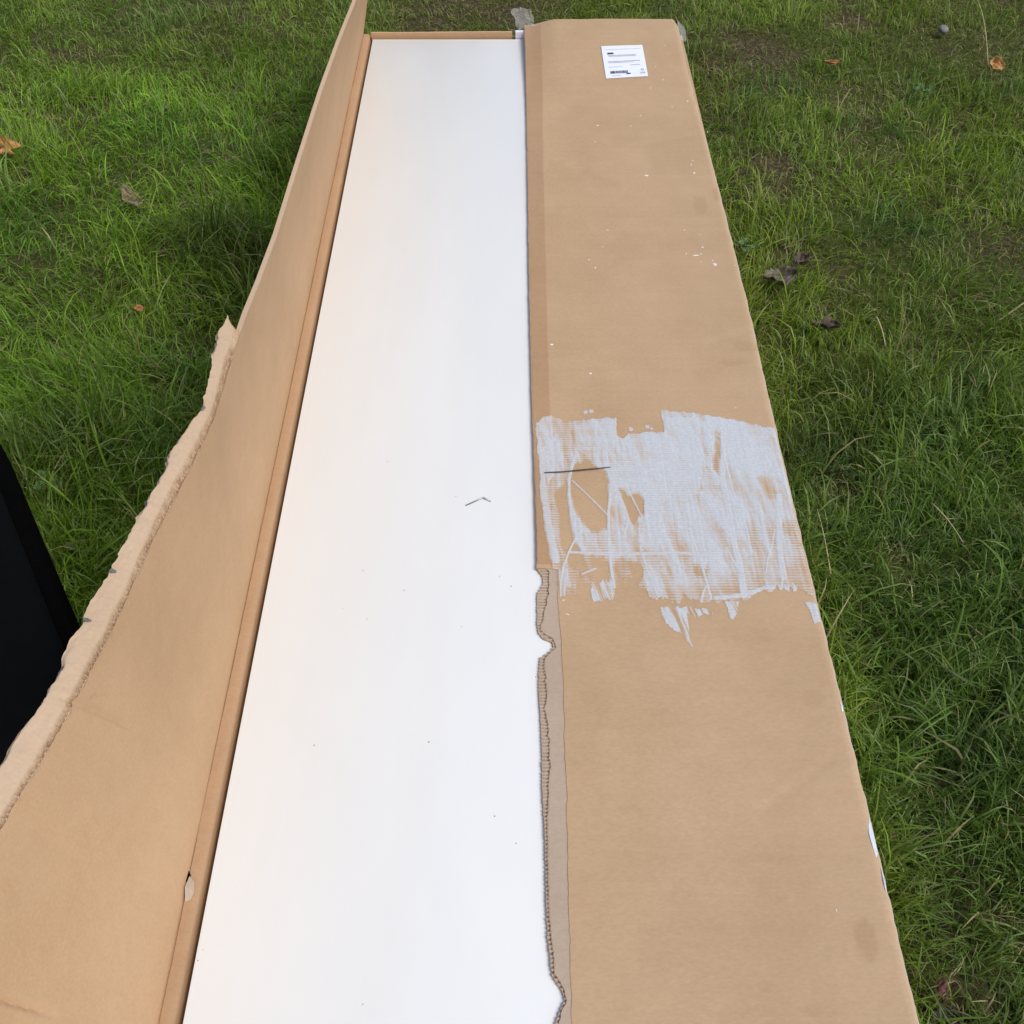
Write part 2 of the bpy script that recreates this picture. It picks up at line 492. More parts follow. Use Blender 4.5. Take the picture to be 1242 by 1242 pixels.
BP[..., 2] -= 0.006 * ss(0.8, 1.0, BT) * ss(0.3, 0.7, vnoise(BY * 14, BY * 0, 48))
grey = ss(0.60, 0.70, fbm(BY * 26, BT * 1.2, 52) * 0.62 + 0.42 * ss(0.55, 1.0, BT))
low = BP.copy(); low[..., 2] -= 0.0012
m_liner2 = m_liner
strip = slab_mesh('torn_liner', BP, low, m_liner2, None, {'stain_shade': 1.0 * flz * vnoise(BY * 300, BT * 30, 53)})  # shade in the dips between flutes painted as a darker tone
adopt(strip, box)
# scraps of the grey outer paper left along the strip's border
m_greypaper = cardboard('grey_outer_paper', (0.17, 0.165, 0.15))
for (ya, yb, depth_, sd_) in ((0.674, 0.667, 0.5, 1), (0.596, 0.588, 0.14, 2), (0.564, 0.554, 0.16, 3), (0.488, 0.484, 0.4, 10), (0.442, 0.438, 0.28, 5), (0.401, 0.396, 0.2, 7)):
    yv = np.linspace(yb, ya, 12)
    iv = np.clip(np.searchsorted(by, yv), 0, len(by) - 1)
    dep = depth_ * np.sin(np.pi * np.linspace(0.02, 0.98, 12)) ** 0.6 * (0.55 + 0.9 * vnoise(yv * 300, yv * 0, 500 + sd_))
    g_ = np.zeros((12, 5, 3))
    for k_ in range(5):
        tq = 1.0 - np.clip(dep, 0.02, 0.9) * (1 - k_ / 4)
        jv = np.clip(np.searchsorted(bt, tq), 1, len(bt) - 1)
        w_ = ((tq - bt[jv - 1]) / (bt[jv] - bt[jv - 1]))[:, None]
        g_[:, k_] = BP[iv, jv - 1] * (1 - w_) + BP[iv, jv] * w_
    g_[..., 2] += 0.0010
    adopt(grid_mesh('paper_scrap', g_, m_greypaper, None, True), box)
# small tear at the crease of the left wall
tc = [(-0.2935, 0.357, 0.1010), (-0.2885, 0.352, 0.1000), (-0.2865, 0.342, 0.1005), (-0.2890, 0.336, 0.0990), (-0.2930, 0.334, 0.1005), (-0.2945, 0.346, 0.1045), (-0.2905, 0.345, 0.1035)]
adopt(mesh_obj('torn_chip', tc, [(0, 1, 6, 5), (1, 2, 6), (2, 3, 6), (3, 4, 5, 6)], m_torn), box)
adopt(mesh_obj('tear_hole_shade', [(-0.2952, 0.362, 0.1010), (-0.2925, 0.358, 0.1006), (-0.2935, 0.350, 0.1006), (-0.2958, 0.352, 0.1015)], [(0, 1, 2, 3)], m_rim), box)  # flat black patch painted for the dark inside the tear

# ---------------------------------------------------------------- closed right flap
def H(x, y):
    A = 0.023 * (0.5 + 0.5 * ss(0.026, 0.09, x)) * (1 - 0.4 * ss(0.318, 0.338, x))
    return 0.1008 + A * ss(1.68, 2.055, y) ** 1.5 + 0.0012 * np.sin(3.1 * np.asarray(y) + 1) * ss(0.02, 0.2, x)

edge_far = [(0.0245, 2.0538), (0.0253, 1.9578), (0.0259, 1.8393), (0.0259, 1.6673), (0.0262, 1.5605), (0.0252, 1.3266), (0.0254, 1.1308), (0.0260, 0.9957), (0.0276, 0.8762), (0.0284, 0.7953), (0.0286, 0.7450), (0.0281, 0.7149)]
edge_liner = [(0.0282, 0.7160), (0.0327, 0.7101), (0.0514, 0.7084), (0.0511, 0.6653), (0.0524, 0.6195), (0.0532, 0.5883), (0.0533, 0.5386), (0.0526, 0.4919), (0.0527, 0.4478), (0.0523, 0.4142), (0.0514, 0.3666), (0.0508, 0.3292), (0.0504, 0.2800), (0.0500, 0.2328)] + [(0.0500, 0.1), (0.0480, -0.1), (0.0510, -0.345)]
edge_right = [(0.3269, 2.0055), (0.3353, 1.6954), (0.3398, 1.4279), (0.3410, 1.1596), (0.3389, 0.9202), (0.3383, 0.6743), (0.3396, 0.5099), (0.3395, 0.3436), (0.3396, 0.2325)] + [(0.3392, -0.345)]
silh = [(0.0275, 0.7149), (0.0286, 0.7113), (0.0335, 0.7019), (0.0352, 0.6915), (0.0313, 0.6829), (0.0281, 0.6777), (0.0277, 0.6498), (0.0272, 0.6356), (0.0285, 0.6238), (0.0334, 0.6164), (0.0390, 0.6143), (0.0433, 0.6121), (0.0440, 0.6058), (0.0386, 0.5986), (0.0297, 0.5924), (0.0287, 0.5832), (0.0274, 0.5591), (0.0289, 0.5168), (0.0295, 0.4901), (0.0293, 0.4376), (0.0308, 0.3957), (0.0306, 0.3469), (0.0309, 0.3042), (0.0328, 0.2875), (0.0339, 0.2725), (0.0379, 0.2659), (0.0423, 0.2599), (0.0445, 0.2517), (0.0394, 0.2423), (0.0356, 0.2328)] + [(0.034, 0.2), (0.028, 0.1), (0.033, 0.0), (0.027, -0.15), (0.03, -0.345)]
medium = [(0.0384, 0.7113), (0.0410, 0.7043), (0.0409, 0.6973), (0.0394, 0.6743), (0.0363, 0.6575), (0.0333, 0.6410), (0.0304, 0.6335), (0.0299, 0.6270), (0.0347, 0.6217), (0.0434, 0.6164), (0.0466, 0.6038), (0.0412, 0.5986), (0.0323, 0.5883), (0.0337, 0.5731), (0.0349, 0.5484), (0.0319, 0.5291), (0.0350, 0.5150), (0.0361, 0.4919), (0.0363, 0.4652), (0.0343, 0.4478), (0.0338, 0.4267), (0.0317, 0.4021), (0.0312, 0.3440), (0.0326, 0.3077), (0.0350, 0.2868), (0.0360, 0.2725), (0.0401, 0.2659), (0.0441, 0.2599), (0.0459, 0.2520), (0.0414, 0.2423), (0.0384, 0.2328)] + [(0.037, 0.2), (0.031, 0.1), (0.036, 0.0), (0.030, -0.15), (0.033, -0.345)]
Y_TEAR = edge_liner[1][1]
def dent(x, y):
    d = 0.0006 * (fbm(x * 25, y * 25, 64) - 0.5) + 0.0016 * (fbm(x * 7, y * 5, 69) - 0.5)
    for (xa, ya, xb, yb, k) in ((0.20, 1.62, 0.33, 1.66, 0.0008), (0.24, 0.42, 0.31, 0.47, 0.0006), (0.06, 1.30, 0.14, 1.285, 0.0005), (0.27, 1.10, 0.335, 1.13, 0.0008)):
        L2 = (xb - xa) ** 2 + (yb - ya) ** 2
        t_ = np.clip(((x - xa) * (xb - xa) + (y - ya) * (yb - ya)) / L2, 0, 1)
        d = d - k * np.exp(-(np.hypot(x - xa - t_ * (xb - xa), y - ya - t_ * (yb - ya)) / 0.006) ** 2)
    return d

ry = np.concatenate([np.linspace(-0.345, 0.22, 80)[:-1], np.linspace(0.22, 0.73, 520)[:-1], np.linspace(0.73, 2.056, 260)])
xl = np.where(ry > Y_TEAR, interp_y(edge_far, ry), interp_y(edge_liner, ry))
xl = xl + 0.0006 * (fbm(ry * 90, ry * 0, 61) - 0.5) * 2 + np.where(ry < Y_TEAR, 0.0022 * (fbm(ry * 120, ry * 0, 68) - 0.5), 0)
xr = interp_y(edge_right, ry) + 0.0011 * (fbm(ry * 60, ry * 0, 62) - 0.5) * 2 + 0.0008 * (fbm(ry * 6, ry * 0, 60) - 0.5)
far_cut = ss(2.03, 2.056, ry)
xr = xr - 0.006 * far_cut
ru = np.linspace(0, 1, 64) 
RX = xl[:, None] + (xr - xl)[:, None] * ru[None, :]
RY = np.repeat(ry[:, None], len(ru), 1)
end_wave = 0.005 * (fbm(RX * 14, RX * 0 + 2, 63) - 0.5) * ss(1.95, 2.056, RY)
RZ = H(RX, RY) + dent(RX, RY)
RZ = RZ + 0.0012 * np.exp(-((RY - interp_y([(0.0720, 0.6642), (0.1629, 0.6619), (0.3363, 0.6641)], RX * 0) ) / 0.004) ** 2) * -1.0
edge_drop = np.clip((RX - (xr[:, None] - 0.006)) / 0.006, 0, 1)
RZ = RZ - 0.0035 * edge_drop ** 2
wear = 0.8 * ss(0.45, 0.9, edge_drop) * ss(0.15, 0.5, fbm(RY * 40, RX * 200, 65))
stain_shade = 0.10 * ss(0.50, 0.78, fbm(RX * 16, RY * 12, 66))
for (sx, sy, rx_, ry_, k) in [(q[0], q[1], a, b2, c) for q, (a, b2, c) in zip([(0.3089, 0.3003), (0.3086, 0.5432), (0.3018, 1.4394), (0.3328, 1.4748), (0.3234, 1.0967), (0.0802, 0.8624), (0.1363, 0.7955), (0.2513, 0.2433), (0.3048, 1.0624)], [(0.011, 0.020, .32), (0.012, 0.012, .2), (0.012, 0.03, .22), (0.008, 0.02, .28), (0.02, 0.012, .2), (0.03, 0.03, .1), (0.03, 0.03, .1), (0.012, 0.006, .2), (0.02, 0.008, .2)])]:
    d = np.hypot((RX - sx) / rx_, (RY - sy) / ry_)
    stain_shade = np.maximum(stain_shade, k * ss(1.1, 0.7, d + 0.9 * (fbm(RX * 90, RY * 60, 67) - 0.5)))
top = np.stack([RX, RY + end_wave * (RY > 1.95), RZ], -1)
bot = top.copy(); bot[..., 2] -= 0.0052
bot[:, :, 2] = np.where(RX < 0.05, np.minimum(bot[:, :, 2], 0.0953 + 0.3 * (H(RX, RY) - 0.1008)), bot[:, :, 2])
bot[:, -1, 2] -= 0.003
rf = slab_mesh('closed_flap', top, bot, m_flap, None, {'wear': wear, 'stain_shade': stain_shade})
adopt(rf, box)

# exposed corrugated medium along the torn edge
ty = np.concatenate([np.linspace(-0.345, 0.2, 220)[:-1], np.linspace(0.2, Y_TEAR + 0.001, 1200)])
x0 = interp_y(silh, ty) + 0.0007 * (vnoise(ty * 420, ty * 0, 71) - 0.5)
x1 = np.maximum(interp_y(medium, ty) + 0.0030 * (fbm(ty * 160, ty * 0, 72) - 0.5), x0 + 0.001)
x2 = np.maximum(interp_y(edge_liner, ty), x1 + 0.001) + 0.004
tu = np.linspace(0, 1, 17)
A_ = x0[:, None] + (x1 - x0)[:, None] * tu[None, :]
B_ = x1[:, None] + (x2 - x1)[:, None] * np.linspace(0.06, 1, 14)[None, :]
TX = np.concatenate([A_, B_], 1)
TY = np.repeat(ty[:, None], TX.shape[1], 1)
zone = np.concatenate([np.ones_like(A_), np.zeros_like(B_)], 1)
rel = np.concatenate([np.repeat(tu[None, :], len(ty), 0), np.zeros_like(B_)], 1)
ph = TY * 2 * math.pi / 0.0039
TZ = H(TX, TY) + dent(TX, TY) - 0.0007 + 0.0004 * (fbm(TX * 120, TY * 120, 73) - 0.5)
TZ = TZ - zone * (0.0010 + 0.0022 * (0.5 - 0.5 * np.cos(ph + 1.5 * fbm(TY * 40, TX * 40, 74))) ** 2 * (0.5 + vnoise(TY * 190, TX * 60, 75)) + 0.0008 * vnoise(TY * 350, TX * 200, 76) * ss(0.5, 0.9, rel))
top = np.stack([TX, TY, TZ], -1)
bot = top.copy(); bot[..., 2] = 0.0953
te = slab_mesh('torn_edge', top, bot, m_torn, None)
adopt(te, box)

# brown tape strip along the seam
tl = [(0.0250, 2.0223), (0.0269, 1.5605), (0.0258, 1.3266), (0.0267, 0.9957), (0.0281, 0.8762), (0.0286, 0.7172)]
tr_ = [(0.0565, 2.0247), (0.0564, 1.8369), (0.0525, 1.5605), (0.0503, 1.2644), (0.0493, 1.0612), (0.0492, 0.9646), (0.0497, 0.8215), (0.0517, 0.7172)]
py = np.linspace(Y_TEAR + 0.006, 2.048, 200)
pl = interp_y(tl, py) + 0.0006; pr = interp_y(tr_, py) + 0.0008 * (vnoise(py * 18, py * 0, 81) - 0.5)
PX_ = pl[:, None] + (pr - pl)[:, None] * np.linspace(0, 1, 8)[None, :]
PY_ = np.repeat(py[:, None], 8, 1)
top = np.stack([PX_, PY_ + 0.0 * PX_, H(PX_, PY_) + dent(PX_, PY_) + 0.0004], -1)
bot = top.copy(); bot[..., 2] -= 0.0008
adopt(slab_mesh('tape_strip', top, bot, m_brown_tape, None), box)

# ---------------------------------------------------------------- paint smeared over the flap
PSTEP = 0.0008
gx0, gx1, gy0, gy1 = 0.027, 0.336, 0.58, 1.0
px_ = np.arange(gx0, gx1, PSTEP); py_ = np.arange(gy0, gy1, PSTEP)
X, Y = np.meshgrid(px_, py_)
def inside(poly, wob=0.0, seed=0, freq=60, teeth=0.0):
    """soft-edged inside test of a polygon on the paint grid"""
    xx = X + wob * (fbm(X * freq, Y * freq * 0.6, seed + 1) - 0.5) * 2
    yy = Y + wob * 1.6 * (fbm(X * freq * 1.5, Y * freq * 0.35, seed + 2) - 0.5) * 2
    if teeth:
        yy = yy + teeth * (fbm(X * 260, Y * 10, seed + 3, 3) - 0.5) * 2
    r = np.zeros(X.shape, bool)
    n = len(poly)
    for i in range(n):
        xa, ya = poly[i]; xb, yb = poly[(i + 1) % n]
        if ya == yb: continue
        c = ((ya > yy) != (yb > yy)) & (xx < (xb - xa) * (yy - ya) / (yb - ya) + xa)
        r ^= c
    return r
def stroke(pts, w, seed=0):
    """distance-based soft stroke 0..1 along a polyline of half width w"""
    best = np.full(X.shape, 9.0)
    for (xa, ya), (xb, yb) in zip(pts[:-1], pts[1:]):
        dx, dy = xb - xa, yb - ya
        t = np.clip(((X - xa) * dx + (Y - ya) * dy) / (dx * dx + dy * dy), 0, 1)
        best = np.minimum(best, np.hypot(X - xa - t * dx, Y - ya - t * dy))
    ww = w * (0.7 + 0.6 * fbm(X * 70, Y * 70, seed + 90))
    return ss(1.15, 0.75, best / ww)
outline = [(0.0305, 0.9342), (0.0372, 0.9523), (0.0501, 0.9600), (0.0606, 0.9524), (0.0645, 0.9433), (0.0753, 0.9479), (0.1073, 0.9527), (0.1340, 0.9544), (0.1329, 0.9214), (0.1411, 0.9185), (0.1479, 0.9259), (0.1881, 0.9290), (0.1944, 0.9290), (0.1929, 0.9685), (0.2045, 0.9670), (0.2393, 0.9623), (0.2570, 0.9593), (0.2858, 0.9516), (0.3211, 0.9395), (0.3430, 0.9380), (0.3469, 0.8768), (0.3520, 0.8219), (0.3496, 0.7575), (0.3474, 0.6743), (0.3332, 0.6720), (0.3210, 0.6800), (0.2984, 0.6823), (0.2792, 0.6777), (0.2657, 0.6675), (0.2543, 0.6641), (0.2360, 0.6641), (0.2087, 0.6641), (0.1541, 0.6653), (0.0903, 0.6664), (0.0722, 0.6698), (0.0632, 0.6721), (0.0581, 0.6834), (0.0540, 0.6721), (0.0503, 0.6698), (0.0502, 0.6973), (0.0442, 0.7208), (0.0377, 0.7698), (0.0340, 0.8349), (0.0327, 0.8762)]
holes = [[(0.0743, 0.8679), (0.0808, 0.8764), (0.0970, 0.8737), (0.1106, 0.8612), (0.1173, 0.8543), (0.1163, 0.8217), (0.1131, 0.7699), (0.0973, 0.7623), (0.0899, 0.7699), (0.0817, 0.7800), (0.0764, 0.7928), (0.0723, 0.8136), (0.0712, 0.8377)],
         [(0.1281, 0.8339), (0.1405, 0.8258), (0.1518, 0.8179), (0.1585, 0.8034), (0.1562, 0.7878), (0.1429, 0.7801), (0.1361, 0.7929), (0.1326, 0.8125)],
         [(0.0528, 0.8269), (0.0672, 0.8377), (0.0681, 0.8084), (0.0686, 0.7698), (0.0761, 0.7401), (0.0729, 0.7090), (0.0647, 0.7137), (0.0567, 0.7573)],
         [(0.0776, 0.7304), (0.1106, 0.7280), (0.1131, 0.7090), (0.1102, 0.6926), (0.0879, 0.6903), (0.0791, 0.6996), (0.0739, 0.7090)],
         [(0.2582, 0.9350), (0.2656, 0.9350), (0.2617, 0.8983), (0.2515, 0.8517), (0.2448, 0.8545), (0.2529, 0.8939)],
         [(0.1161, 0.7256), (0.1442, 0.7233), (0.1458, 0.6973), (0.1355, 0.6834), (0.1176, 0.6926)],
         [(0.1149, 0.6926), (0.1310, 0.6973), (0.1545, 0.6698), (0.1592, 0.6608), (0.1101, 0.6608)],
         [(0.0732, 0.6926), (0.1081, 0.6880), (0.1095, 0.6520), (0.0679, 0.6520)],
         [(0.2040, 0.7185), (0.2259, 0.7137), (0.2183, 0.6973), (0.2053, 0.6973)]]
solid = [[(0.0804, 0.9434), (0.1328, 0.9514), (0.1231, 0.8980), (0.1073, 0.8936), (0.0817, 0.8978)], [(0.1420, 0.9170), (0.1941, 0.9261), (0.2374, 0.9202), (0.2338, 0.8559), (0.2193, 0.8354), (0.2119, 0.8140), (0.1780, 0.8219), (0.1438, 0.8299), (0.1246, 0.8420), (0.1266, 0.8880)],
         [(0.1973, 0.9593), (0.2396, 0.9562), (0.2378, 0.9055), (0.2257, 0.8219), (0.1929, 0.8219), (0.1910, 0.9055)], [(0.1615, 0.8272), (0.1842, 0.8246), (0.1731, 0.7700), (0.1635, 0.6973), (0.1543, 0.7090), (0.1538, 0.7700)],
         [(0.1524, 0.7776), (0.1665, 0.7827), (0.1671, 0.7575), (0.1599, 0.7305), (0.1479, 0.7451)], [(0.1466, 0.7066), (0.1629, 0.7114), (0.1743, 0.6664), (0.1541, 0.6653)], [(0.1823, 0.7090), (0.1997, 0.6973), (0.2070, 0.6653), (0.1978, 0.6641), (0.1852, 0.6834)],
         [(0.0406, 0.9121), (0.0575, 0.9195), (0.0603, 0.8763), (0.0430, 0.8349), (0.0368, 0.8762)], [(0.2703, 0.9471), (0.3256, 0.9350), (0.3244, 0.8768), (0.3016, 0.8490), (0.2691, 0.8768)]]
bristle = fbm(X * 340, Y * 9, 101, 3)                    # streaks left by the brush, running along y
bristle2 = fbm(X * 120 + Y * 30, Y * 12, 105, 3)
patch = fbm(X * 26, Y * 18, 109, 4)
body = np.where(Y < 0.74, inside(outline, 0.0022, 110, 130, 0.009), inside(outline, 0.0022, 110, 130, 0.0015)).astype(float)
t = 0.68 + 0.60 * (patch - 0.5) + 0.75 * (bristle2 - 0.5) + 0.34 * (bristle - 0.5) + 0.25 * (fbm(X * 12, Y * 90, 107, 2) - 0.5)
def soften(m, it=5):
    m = m.astype(float)
    for _ in range(it):
        m = (m + np.roll(m, 1, 0) + np.roll(m, -1, 0) + np.roll(m, 2, 0) + np.roll(m, -2, 0) + np.roll(m, 1, 1) + np.roll(m, -1, 1)) / 7
    return m
for i, hpoly in enumerate(holes):
    t = t - (0.66 if i in (0, 1, 2) else 0.45) * soften(inside(hpoly, 0.0045, 120 + i * 5, 80, 0.008))
for i, spoly in enumerate(solid):
    t = np.where(inside(spoly, 0.003, 170 + i * 5, 60, 0.006), np.maximum(t, 0.80 + 0.45 * (bristle2 - 0.5) + 0.25 * (fbm(X * 14, Y * 110, 108, 2) - 0.5)), t)
# streaks dragged down the lower half show the flutes
lower = ss(0.80, 0.70, Y)
t = t - 0.17 * lower
for pts, w, k in [([(0.0781, 0.8863), (0.0696, 0.8486), (0.0686, 0.8216), (0.0703, 0.7889), (0.0756, 0.7511), (0.0816, 0.7352)], 0.0021, 0.95), ([(0.1203, 0.8379), (0.1147, 0.7955), (0.1124, 0.7574), (0.1122, 0.7090), (0.1143, 0.6834)], 0.0020, 0.95),
                  ([(0.0734, 0.8445), (0.0942, 0.8164), (0.1142, 0.7877)], 0.0010, 0.9), ([(0.1270, 0.8325), (0.1331, 0.8059), (0.1373, 0.7827), (0.1297, 0.7574)], 0.0016, 0.85), ([(0.0654, 0.7328), (0.1315, 0.7305), (0.1886, 0.7329), (0.2334, 0.7281)], 0.0022, 0.8),
                  ([(0.1350, 0.9529), (0.1317, 0.9348), (0.1295, 0.9170)], 0.0022, 0.95), ([(0.2707, 0.9501), (0.2658, 0.9055), (0.2576, 0.8517)], 0.0035, 0.9), ([(0.0382, 0.8976), (0.0363, 0.8485), (0.0402, 0.7953), (0.0451, 0.7573), (0.0499, 0.7208)], 0.0050, 0.82),
                  ([(0.2300, 0.8246), (0.2433, 0.7892), (0.2561, 0.7550), (0.2590, 0.7090), (0.2573, 0.6720)], 0.0045, 0.86), ([(0.2650, 0.8768), (0.2675, 0.8219), (0.2746, 0.7700), (0.2757, 0.7329)], 0.0012, 0.9), ([(0.2070, 0.7700), (0.2125, 0.7353), (0.2173, 0.6973), (0.2204, 0.6698)], 0.0014, 0.85),
                  ([(0.3222, 0.8219), (0.3091, 0.7451), (0.3056, 0.6973)], 0.0040, 0.8), ([(0.2257, 0.6686), (0.2554, 0.6720), (0.2847, 0.6834), (0.3120, 0.6811), (0.3368, 0.6574)], 0.0030, 0.9), ([(0.0589, 0.7090), (0.0637, 0.6857)], 0.003, 0.75), ([(0.0792, 0.7019), (0.0944, 0.7090)], 0.0016, 0.8), ([(0.0817, 0.8978), (0.1217, 0.8766)], 0.004, 0.7)]:
    s = stroke(pts, w, int(w * 1e5)); t = np.maximum(t, k * s)
rs_ = random.Random(5)
for k_ in range(15):
    xa_, ya_ = rs_.uniform(0.06, 0.33), rs_.uniform(0.68, 0.97)
    L_, w_ = rs_.uniform(0.03, 0.12), rs_.uniform(-0.25, 0.45)
    pts_ = [(xa_ + w_ * L_ * q + 0.006 * math.sin(3 * q + k_), ya_ - L_ * q) for q in (0, 0.33, 0.66, 1)]
    t = np.maximum(t, 0.9 * stroke(pts_, rs_.uniform(0.0007, 0.0014), k_))
t = t * np.where(body > 0, 1.0, 0.0)
# flutes: paint sits on the ridges where the coat is thin
rid = 0.5 + 0.5 * np.cos(Y * 2 * math.pi / 0.0039 + 0.6 * fbm(X * 8, Y * 8, 131))
ridamp = 0.42 * ss(0.30, 0.55, fbm(X * 14, Y * 10, 133) + 0.25 * lower)
grain = fbm(X * 300, Y * 300, 135, 2) - 0.5
tt_ = t + 0.10 * ss(0.12, 0.2, X) * (body > 0)
a = ss(0.30, 0.72, tt_ + ridamp * (rid - 0.55) + 0.16 * grain + 0.14 * (bristle - 0.5))
thin = 0.86 - 0.30 * ss(0.35, 0.7, fbm(X * 20, Y * 30, 137)) * (1 + 0.3 * (bristle2 - 0.5))
a = a * (thin + (0.96 - thin) * ss(0.6, 0.92, tt_)) * (1 - 0.12 * (1 - rid) * ss(0.3, 0.6, fbm(X * 9, Y * 9, 139)))
# dry-brush smears and dabs outside the main patch
def dry(poly, seed, thr=0.5):
    return inside(poly, 0.002, seed, 120, 0.006) * ss(thr, thr + 0.12, 0.6 * vnoise(X * 420 + Y * 110, Y * 8, seed) + 0.4 * vnoise(X * 900 + Y * 230, Y * 30, seed + 1))
extra = dry([(0.1622, 0.6541), (0.1787, 0.6563), (0.1912, 0.6541), (0.1922, 0.6387), (0.1909, 0.6194), (0.1931, 0.6077), (0.1864, 0.6109), (0.1789, 0.6236), (0.1655, 0.6322)], 201, 0.26)
extra = np.maximum(extra, dry([(0.1857, 0.6541), (0.2181, 0.6519), (0.2191, 0.6453), (0.1882, 0.6431)], 204, 0.34))
extra = np.maximum(extra, dry([(0.2344, 0.6653), (0.2505, 0.6630), (0.2419, 0.6409), (0.2383, 0.6409)], 207, 0.32))
extra = np.maximum(extra, 0.95 * inside([(0.3233, 0.6630), (0.3375, 0.6608), (0.3379, 0.6355), (0.3287, 0.6344), (0.3276, 0.6475)], 0.0015, 210, 120))
extra = np.maximum(extra, 0.9 * inside([(0.0505, 0.7090), (0.0645, 0.7090), (0.0577, 0.6721), (0.0503, 0.6698)], 0.002, 214, 120) * ss(0.3, 0.5, bristle))
extra = np.maximum(extra, dry([(0.0880, 0.6926), (0.1121, 0.6926), (0.1122, 0.6664), (0.0885, 0.6664)], 217, 0.36))
for q, r in zip([(0.0952, 0.9648), (0.1027, 0.9664), (0.1516, 0.9334), (0.1731, 0.9380), (0.1781, 0.9350), (0.0354, 0.9121), (0.0328, 0.9417), (0.2910, 0.9732)], (0.003, 0.003, 0.003, 0.003, 0.002, 0.0025, 0.003, 0.0015)):
    extra = np.maximum(extra, 0.9 * ss(1.1, 0.8, np.hypot((X - q[0]) / r, (Y - q[1]) / (r * 1.2)) + 0.8 * (fbm(X * 300, Y * 300, 219) - 0.5)))
a = np.maximum(a, extra * (0.82 + 0.15 * bristle))
a[X > interp_y(edge_right, Y) - 0.0015] = 0
a[X < np.where(Y > Y_TEAR, interp_y(edge_far, Y), interp_y(edge_liner, Y)) + 0.0015] = 0
ed = np.clip((X - (interp_y(edge_right, Y) - 0.006)) / 0.006, 0, 1)
base_z = H(X, Y) + dent(X, Y) - 0.0035 * ed ** 2
PZ = base_z + 0.00022 + 0.0004 * ss(0.052, 0.047, X) * ss(Y_TEAR - 0.002, Y_TEAR + 0.004, Y) + a * (0.00025 + 0.0003 * ss(0.6, 0.95, t) + 0.0004 * (bristle - 0.5) + 0.00030 * (rid - 0.5))
kp = (a[:-1, :-1] > 0.02) | (a[1:, 1:] > 0.02) | (a[:-1, 1:] > 0.02) | (a[1:, :-1] > 0.02)
ps = grid_mesh('paint_smear', np.stack([X, Y, PZ], -1), m_flap, None, True, {'paint': a}, kp)
adopt(tag(ps, 'pale grey-white paint smeared with a brush across the flap'), box)

# splashes of paint flicked over the rest of the flap, and the dabs on its right edge
bm = bmesh.new()
spots = [(0.1507, 1.6898), (0.2084, 1.6870), (0.1434, 1.6347), (0.2224, 1.5285), (0.2998, 1.5613), (0.3024, 1.5360), (0.1489, 1.3734), (0.1387, 1.3298), (0.1156, 1.2959), (0.1244, 1.2754), (0.2683, 1.3737), (0.2898, 1.3605), (0.2640, 1.3112), (0.2785, 1.3070), (0.2865, 1.3112), (0.2840, 1.2904), (0.3019, 1.2945), (0.3043, 1.2842), (0.3337, 1.2822), (0.3174, 1.7711), (0.2872, 1.7517), (0.3041, 1.5742), (0.2910, 1.3281), (0.1053, 1.0399), (0.2540, 1.8149), (0.2917, 1.9549), (0.2687, 1.8844), (0.2790, 1.8418), (0.2287, 1.7236), (0.2883, 0.3259), (0.0565, 0.6653), (0.0604, 0.6465), (0.0547, 1.0990), (0.3406, 1.6675)]
for i, (x, y) in enumerate(spots):
    r = random.uniform(0.0011, 0.0026) * (1.6 if i in (0, 3, 13, 17) else 1)
    el_ = random.uniform(0.5, 1.4); ang = random.uniform(0, 3.1)
    c = bm.verts.new((x, y, float(H(x, y) + dent(x, y)) + 0.0010))
    ring = []
    for k in range(9):
        tt = 2 * math.pi * k / 9
        rr = r * random.uniform(0.6, 1.1)
        u_, v_ = rr * math.cos(tt) * el_, rr * math.sin(tt) / el_
        ring.append(bm.verts.new((x + u_ * math.cos(ang) - v_ * math.sin(ang), y + u_ * math.sin(ang) + v_ * math.cos(ang), float(H(x, y) + dent(x, y)) + 0.0003)))
    for k in range(9):
        bm.faces.new((c, ring[k], ring[(k + 1) % 9]))
me = bpy.data.meshes.new('paint_flecks'); bm.to_mesh(me); bm.free()
m_fleck = plain('paint_fleck', (0.80, 0.76, 0.68), 0.5, 0.06, 200)
me.materials.append(m_fleck)
pf = link(bpy.data.objects.new('paint_flecks', me)); pf['kind'] = 'stuff'
adopt(pf, box)
m_dab = plain('paint_dab', (0.66, 0.70, 0.76), 0.5, 0.1, 150)
for pts in ([(0.3384, 0.4139), (0.3414, 0.4098), (0.3407, 0.3937), (0.3401, 0.3779), (0.3362, 0.3740), (0.3343, 0.3857), (0.3340, 0.3977)], [(0.3374, 0.3662), (0.3397, 0.3601), (0.3402, 0.3436), (0.3376, 0.3421), (0.3364, 0.3526)], [(0.3364, 0.5384), (0.3394, 0.5364), (0.3390, 0.5269), (0.3363, 0.5259)]):
    c = np.mean(pts, 0)
    V_ = [(c[0], c[1], float(H(c[0], c[1])) + 0.0011)] + [(min(x, 0.3382) + random.uniform(-.0008, .0004), y, float(H(x, y)) - 0.0020 * ss(0.3335, 0.339, x) + 0.0006) for x, y in pts]
    adopt(mesh_obj('paint_dab', V_, [(0, i + 1, (i + 1) % len(pts) + 1) for i in range(len(pts))], m_dab, None, True), box)

